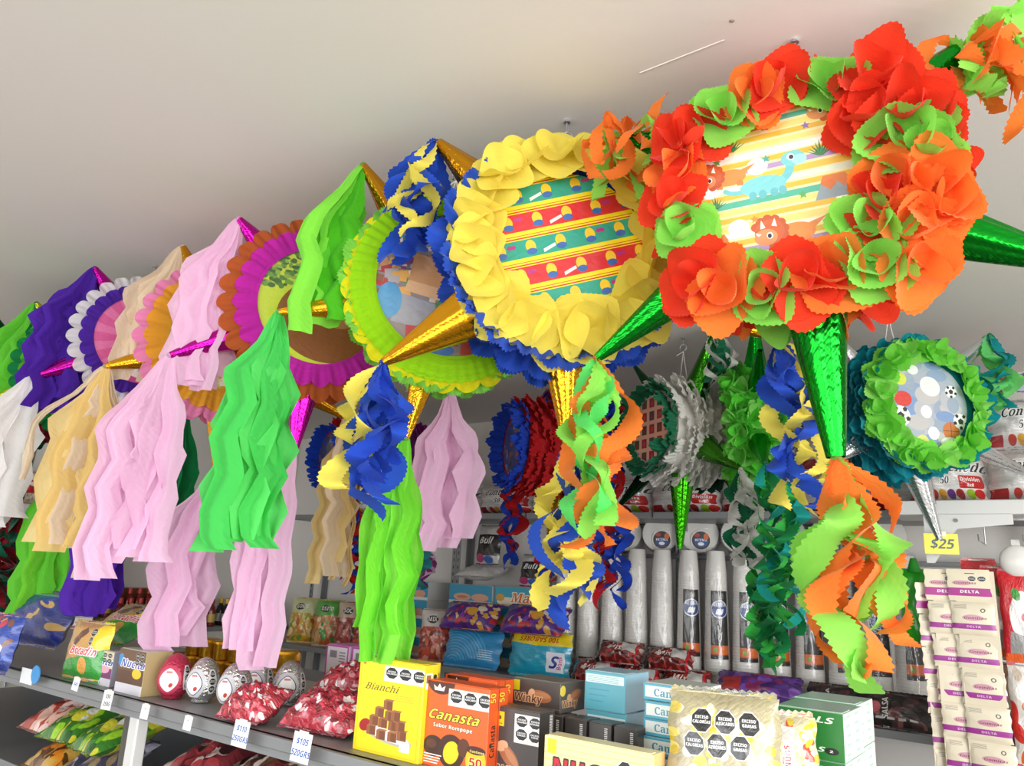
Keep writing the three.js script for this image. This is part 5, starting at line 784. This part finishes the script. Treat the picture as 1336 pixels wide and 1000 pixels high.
  const frz = foilBag(320, 220, (c, w, h) => { c.fillStyle = '#18a6c9'; c.fillRect(0, 0, w, h); poly(c, [[0, 0], [320, 0], [320, 66], [150, 76], [0, 60]], '#f2d61c'); c.save(); c.translate(160, 40); c.rotate(Math.PI); txt(c, '100 SABORES', 0, 12, 36, '#c2331f', { align: 'center', italic: true }); c.restore(); c.fillStyle = '#e9eef6'; c.fillRect(210, 100, 90, 100); txt(c, 'S', 222, 180, 84, '#2a2f9a', { italic: true }); txt(c, 'Bons', 288, 186, 28, '#c22a86', { rot: -1.57 }); });
  bag({ name: 'ice_pop_bag', label: 'sky blue ice pop bag with pale wave lines on the back shelf', pos: onZ(612, 880, zf - 0.06).setY(SH.low + 0.014), w: 0.42, h: 0.22, t: 0.08, mat: ice, seed: 173, lean: 0.3, turn: 0.1 });
  bag({ name: 'ice_pop_bag', label: 'cyan ice pop bag with a yellow banner across its top', pos: onZ(702, 880, zf - 0.06).setY(SH.low + 0.014), w: 0.4, h: 0.25, t: 0.09, mat: frz, seed: 174, lean: 0.2, turn: 0.15 });
  const redC = foilBag(256, 160, candyPrint('#6a1c1c', ['#8a2420', '#a8342c', '#4a1414', '#c9b8b0', '#b5403a'], 80, 6, 18, 180, (c) => { c.fillStyle = '#c9c6c2'; c.fillRect(150, 30, 76, 70); c.fillStyle = '#c2202a'; c.fillRect(228, 0, 10, 160); txt(c, 'Mix', 70, 90, 44, '#f0e0dc', { italic: true }); c.fillStyle = '#1f1a19'; c.fillRect(0, 0, 30, 160); }), { roughness: 0.2 });
  [[772, 0.014, 'dark red candy bag beside the cyan ice pop bag'], [830, 0.014, 'dark red candy bag below the plain cup stacks'], [890, 0.014, 'dark red candy bag below the labelled cup stacks'], [805, 0.145, 'dark red candy bag lying on the others, left of the pair'], [870, 0.14, 'dark red candy bag with a grey panel lying on the others']].forEach(([x, dy, l], i) => bag({ name: 'dark_candy_bag', label: l, category: 'candy bag', pos: onZ(x, 860, zf - 0.03).setY(SH.low + dy), w: 0.27, h: dy > 0.1 ? 0.13 : 0.15, t: 0.1, mat: redC, seed: 181 + i, lean: dy > 0.1 ? 0.7 : 0.6, turn: 0.08, lump: 0.05 }));
  const pur = foilBag(256, 128, candyPrint('#4f2a78', ['#6a3a9a', '#3f1f60', '#8a2a5a', '#7a4aa8'], 40, 10, 28, 190, (c) => { c.fillStyle = '#b0332f'; c.fillRect(20, 50, 60, 60); txt(c, 'IIIC', 6, 100, 30, '#e8e0e8', { rot: -1.57 }); }));
  bag({ name: 'purple_bag', label: 'flat purple candy bag in front of the labelled cup stacks', pos: onZ(985, 905, zf - 0.03).setY(SH.low + 0.05), w: 0.42, h: 0.15, t: 0.1, mat: pur, seed: 191, lean: 0.8, turn: 0.06 });
  const sal = foilBag(256, 128, candyPrint('#2a2223', ['#4a3436', '#6a3a40', '#1c1718', '#8a5a58'], 36, 10, 26, 192, (c) => { blob(c, 70, 70, 22, 20, '#c9606a'); txt(c, 'SALSA', 116, 112, 28, '#e8e4e0', { rot: -1.57 }); c.fillStyle = '#c9c4c0'; for (let i = 0; i < 5; i++) c.fillRect(40 + i * 36, 104, 24, 8); }));
  bag({ name: 'sauce_bag', label: 'black sauce pack with a pink spot at the shelf edge', pos: onZ(1165, 945, zf - 0.02).setY(SH.low + 0.014), w: 0.34, h: 0.15, t: 0.09, mat: sal, seed: 193, lean: 0.5, turn: 0.06 });
  bag({ name: 'sauce_bag', label: 'second black sauce pack next to the purple bag', pos: onZ(1085, 930, zf - 0.04).setY(SH.low + 0.014), w: 0.24, h: 0.16, t: 0.09, mat: sal, seed: 194, lean: 0.6, turn: 0.06 });
}

// ------------------------------------------------------------------ hanging goods on the right
{
  const zs = -3.66;
  const head = card(200, 256, (c, w, h) => { c.fillStyle = '#efe3c6'; c.fillRect(0, 0, w, h); c.fillStyle = '#3a3530'; c.fillRect(84, 30, 46, 6); octagon(c, 118, 74, 22, SEALS[0]); octagon(c, 166, 74, 22, SEALS[1]); blob(c, 66, 110, 46, 20, '#d9a0b0'); txt(c, 'Gomitas', 26, 118, 26, '#7a2a4a', { italic: true, font: 'serif' }); c.fillStyle = '#b3128f'; c.fillRect(0, 150, w, 64); txt(c, 'DELTA', 100, 190, 32, '#fff', { align: 'center' }); });
  const sach = card(200, 256, (c, w, h) => { c.fillStyle = '#efe4cb'; c.fillRect(0, 0, w, h); c.fillStyle = '#8a8275'; for (let i = 0; i < 4; i++) c.fillRect(14, 20 + i * 9, 60, 3); blob(c, 150, 60, 12, 16, '#4a4540'); blob(c, 150, 60, 7, 10, '#efe4cb'); blob(c, 100, 120, 52, 24, '#d9a3b4'); txt(c, 'Gomitas', 54, 130, 26, '#7a2a4a', { italic: true, font: 'serif' }); c.fillStyle = '#a83a9c'; c.fillRect(0, 168, w, 42); txt(c, 'DELTA', 100, 198, 24, '#e9cfe4', { align: 'center' }); });
  [[[1232, 742], [1262, 1010], 'strip of cream and magenta candy sachets under the yellow price card', 0.12], [[1262, 742], [1296, 1010], 'strip of cream and magenta candy sachets beside the red bags', -0.06], [[1218, 760], [1232, 1010], 'narrow rear strip of cream and magenta candy sachets', 0.5]].forEach(([a, b, l, tn], i) => {
    const A = onZ(a[0], a[1], zs + 0.02 * (i < 2 ? i : -2)), g = thing('sachet_strip', l, 'sachets', A, undefined, tn), n = 7, hh = 0.128;
    for (let k = 0; k < n; k++) part(k ? 'sachet' : 'header_card', pouchGeo(0.15, hh * 0.97, k ? 0.02 : 0.004, 200 + k, { lump: 0.02 }).rotateX(0.04 * Math.sin(k * 2 + i)).translate(0.006 * k, -(k + 1) * hh, 0.006 * Math.sin(k * 1.7)), k ? sach : head, g);
    part('perforated_seam', box(0.14, n * hh - 0.02, 0.0015, 0.02, -n * hh / 2, 0), plain('#e8dcc2'), g);
  });
  const tq = onZ(1228, 710, zs + 0.04), t = thing('price_card', 'yellow card reading 25 on the bracket above the sachet strips', 'price tag', tq, undefined, 0.3); part('card', box(0.125, 0.082, 0.002), card(160, 104, (c, w, h) => { c.fillStyle = '#f0e21c'; c.fillRect(0, 0, w, h); txt(c, '$25', 80, 76, 68, '#143f3a', { align: 'center', bold: true, font: 'sans-serif', italic: true }); }), t); part('tape_strip', box(0.04, 0.02, 0.003, 0, 0.04, 0), plain('#efe9c8', { roughness: 0.2 }), t);
  const redBag = foilBag(160, 256, (c, w, h) => { c.fillStyle = '#cf1f2c'; c.fillRect(0, 0, w, h); blob(c, 80, 120, 46, 66, '#f2efec', 0.3); blob(c, 66, 66, 22, 16, '#3f9a3a', 0.5); blob(c, 96, 130, 16, 12, '#d9606a'); blob(c, 130, 80, 24, 30, '#e88a80'); c.fillStyle = '#8f8d8c'; poly(c, [[30, 170], [130, 190], [140, 240], [20, 240]], '#9a9897'); c.fillStyle = '#e8622a'; c.fillRect(0, 232, w, 24); });
  [[1276, 732, 'red and white candy bag hanging right next to the sachet strips', 0.7, 0], [1302, 742, 'red and white candy bag hanging in the middle of three', 0.4, 1], [1326, 746, 'red and white candy bag hanging at the end of the row', 0.1, 2]].forEach(([x, y, l, tn, i]) => { const q = onZ(x, y, zs - 0.14 + 0.07 * i); bag({ name: 'hanging_candy_bag', label: l, pos: q.setY(q.y - 0.34), w: 0.13, h: 0.34, t: 0.045, mat: redBag, seed: 210 + i, turn: tn * 0.5 }); });
  const brown = foilBag(160, 256, (c, w, h) => { c.fillStyle = '#b9a184'; c.fillRect(0, 0, w, h); blob(c, 80, 80, 40, 54, '#d9d2c4'); c.fillStyle = '#7a2a30'; c.fillRect(0, 150, w, 106); blob(c, 110, 190, 16, 20, '#a85a58'); }), orange = foilBag(160, 200, candyPrint('#e2ddd6', ['#e0602a', '#d9342c', '#f2f0ec', '#c9b8a8'], 40, 8, 26, 221));
  const q1 = onZ(1316, 868, zs - 0.12), q2 = onZ(1345, 866, zs - 0.02);
  bag({ name: 'hanging_candy_bag', label: 'kraft brown bag with a dark red base below the red bags', pos: q1.setY(q1.y - 0.36), w: 0.17, h: 0.36, t: 0.05, mat: brown, seed: 220, turn: 0.4 });
  bag({ name: 'hanging_candy_bag', label: 'white and orange bag below the red bags', pos: q2.setY(q2.y - 0.36), w: 0.16, h: 0.36, t: 0.06, mat: orange, seed: 221, turn: 0.2 });
  const wb = thing('bubble_pack', 'round white blister pack hanging from a display hook', 'pack', V(-0.2, SH.top - 0.16, -3.66)); part('blister', new THREE.SphereGeometry(0.062, 20, 14).scale(1, 1, 0.45).translate(0, -0.075, 0), plain('#e6e4e0', { roughness: 0.25 }), wb); part('hang_tab', rbox(0.03, 0.04, 0.003, 0.001, 0, -0.012, 0), plain('#d8d6d2'), wb);
  const gb = thing('green_wrap', 'bright green foil wrapped pack beside the yellow price card', 'pack', onZ(1196, 790, zs - 0.1)); part('pack', pouchGeo(0.12, 0.3, 0.06, 230, { lump: 0.06 }).translate(0, -0.15, 0), plain('#2fae28', { side: THREE.DoubleSide, roughness: 0.3 }), gb); part('tied_neck', cyl(0.012, 0.03, 0.06, 12).translate(0, 0.165, 0), plain('#1f8f22'), gb);
}

// ------------------------------------------------------------------ goods along the left wall
{
  const x = -5.56;
  const beans = foilBag(192, 128, candyPrint('#d9cdb8', ['#e8dfcf', '#b9a488', '#cdbba0', '#a89070'], 300, 3, 5, 240, (c) => { c.fillStyle = '#c9202a'; c.beginPath(); c.roundRect(50, 40, 100, 54, 12); c.fill(); blob(c, 110, 56, 30, 10, '#f2e6e0'); })), redB = foilBag(160, 128, candyPrint('#c2261c', ['#e0442c', '#9a1a16', '#f2c0a8', '#d93020'], 50, 8, 24, 241)), snack = foilBag(192, 160, (c, w, h) => { c.fillStyle = '#d98a3a'; c.fillRect(0, 0, w, h); const r = rng(242); for (let i = 0; i < 60; i++) blob(c, r() * w, 60 + r() * 100, 8 + r() * 10, 6 + r() * 6, ['#e8a04a', '#c9702a', '#f0b86a'][i % 3]); c.fillStyle = '#3f7a8a'; c.fillRect(20, 14, 130, 34); txt(c, 'JAKY', 40, 42, 32, '#f2e6c8'); });
  for (let i = 0; i < 5; i++) { bag({ name: 'bean_bag', label: 'beige bag of dried beans with red label on the upper wall shelf', group: 'bean bags on the upper wall shelf', pos: V(x, 1.815, -1.75 - i * 0.24), w: 0.23, h: 0.2, t: 0.12, mat: beans, seed: 243 + i % 2, turn: Math.PI / 2, lean: 0.1 }); bag({ name: 'red_snack_bag', label: 'red snack bag on the middle wall shelf', group: 'red snack bags on the middle wall shelf', pos: V(x, 1.395, -1.75 - i * 0.24), w: 0.23, h: 0.16, t: 0.12, mat: redB, seed: 246 + i % 2, turn: Math.PI / 2, lean: 0.2 }); bag({ name: 'fried_snack_bag', label: 'orange fried snack bag standing on the low cabinet', group: 'fried snack bags on the low cabinet', pos: V(x + 0.03, 1.035, -1.65 - i * 0.24), w: 0.23, h: 0.27, t: 0.1, mat: snack, seed: 249 + i % 2, turn: Math.PI / 2, lean: 0.1 }); }
  const bt = new THREE.LatheGeometry([[0, 0], [0.03, 0], [0.034, 0.006], [0.034, 0.11], [0.026, 0.14], [0.015, 0.155], [0.015, 0.17], [0, 0.17]].map(([a, b]) => new THREE.Vector2(a, b)), 16), cp = cyl(0.018, 0.019, 0.035, 14).translate(0, 0.183, 0), lb = cyl(0.0348, 0.0348, 0.06, 16, true).translate(0, 0.06, 0);
  for (let i = 0; i < 22; i++) { const b = i % 11, rr = Math.floor(i / 11), t = thing('sauce_bottle', rr ? 'red capped sauce bottle in the rear row on the low cabinet' : 'red capped sauce bottle in the front row on the low cabinet', 'bottle', V(-5.45 - rr * 0.16, 1.02 + rr * 0.0, -2.92 - b * 0.072), rr ? 'rear red capped bottles' : 'front red capped bottles'); if (rr) t.position.y += 0.06; part('bottle', bt, plain('#7a1f1c', { roughness: 0.15 }), t); part('cap', cp, plain('#c2241c'), t); part('label', lb, plain('#d9b45a'), t); }
  carton({ name: 'riser', label: 'low plain board raising the rear sauce bottles', category: 'board', x0: -5.68, x1: -5.55, y0: 1.02, y1: 1.079, zf: -2.85, d: 0.9, front: plain('#9a8460'), flap: false });
  for (let i = 0; i < 6; i++) { const t = thing('dark_bottle', 'black bottle with yellow cap on the low cabinet', 'bottle', V(-5.46 - (i % 2) * 0.08, 1.02, -3.78 - Math.floor(i / 2) * 0.078), 'black bottles with yellow caps'); part('bottle', bt, plain('#1f1c1c', { roughness: 0.15 }), t); part('cap', cp, plain('#e0b41c'), t); part('label', lb, plain('#c9c7c4'), t); }
  carton({ name: 'carton', label: 'open brown carton behind the red capped bottles', x0: -5.79, x1: -5.7, y0: 1.02, y1: 1.28, zf: -2.9, d: 0.4, front: plain('#8a5f38') });
  carton({ name: 'grey_box', label: 'pale grey box on the low cabinet below the pink streamers', x0: -5.4, x1: -5.37, y0: 1.02, y1: 1.13, zf: -3.1, d: 0.2, front: plain('#a9aa9c') });
  const q = onX(122, 722, -5.3), strip = thing('sachet_strip', 'white and pink sachet strip hanging by the left wall', 'sachets', q, undefined, 0.9);
  for (let k = 0; k < 5; k++) part('sachet', pouchGeo(0.13, 0.1, 0.015, 260 + k).translate(0, -(k + 1) * 0.102, 0), memo('wp', () => card(96, 96, (c, w, h) => { c.fillStyle = '#efe9e6'; c.fillRect(0, 0, w, h); c.fillStyle = '#b83a8f'; c.fillRect(0, 50, w, 14); blob(c, 40, 30, 18, 8, '#d9a3b4'); })), strip);
  part('hanging_wire', rod(V(0, 0, 0), V(-0.25, 0.08, 0), 0.002), steelBare, strip);
}

scene.traverse((o) => { if (o.isMesh) { o.castShadow = true; o.receiveShadow = true; } });
renderer.render(scene, camera);
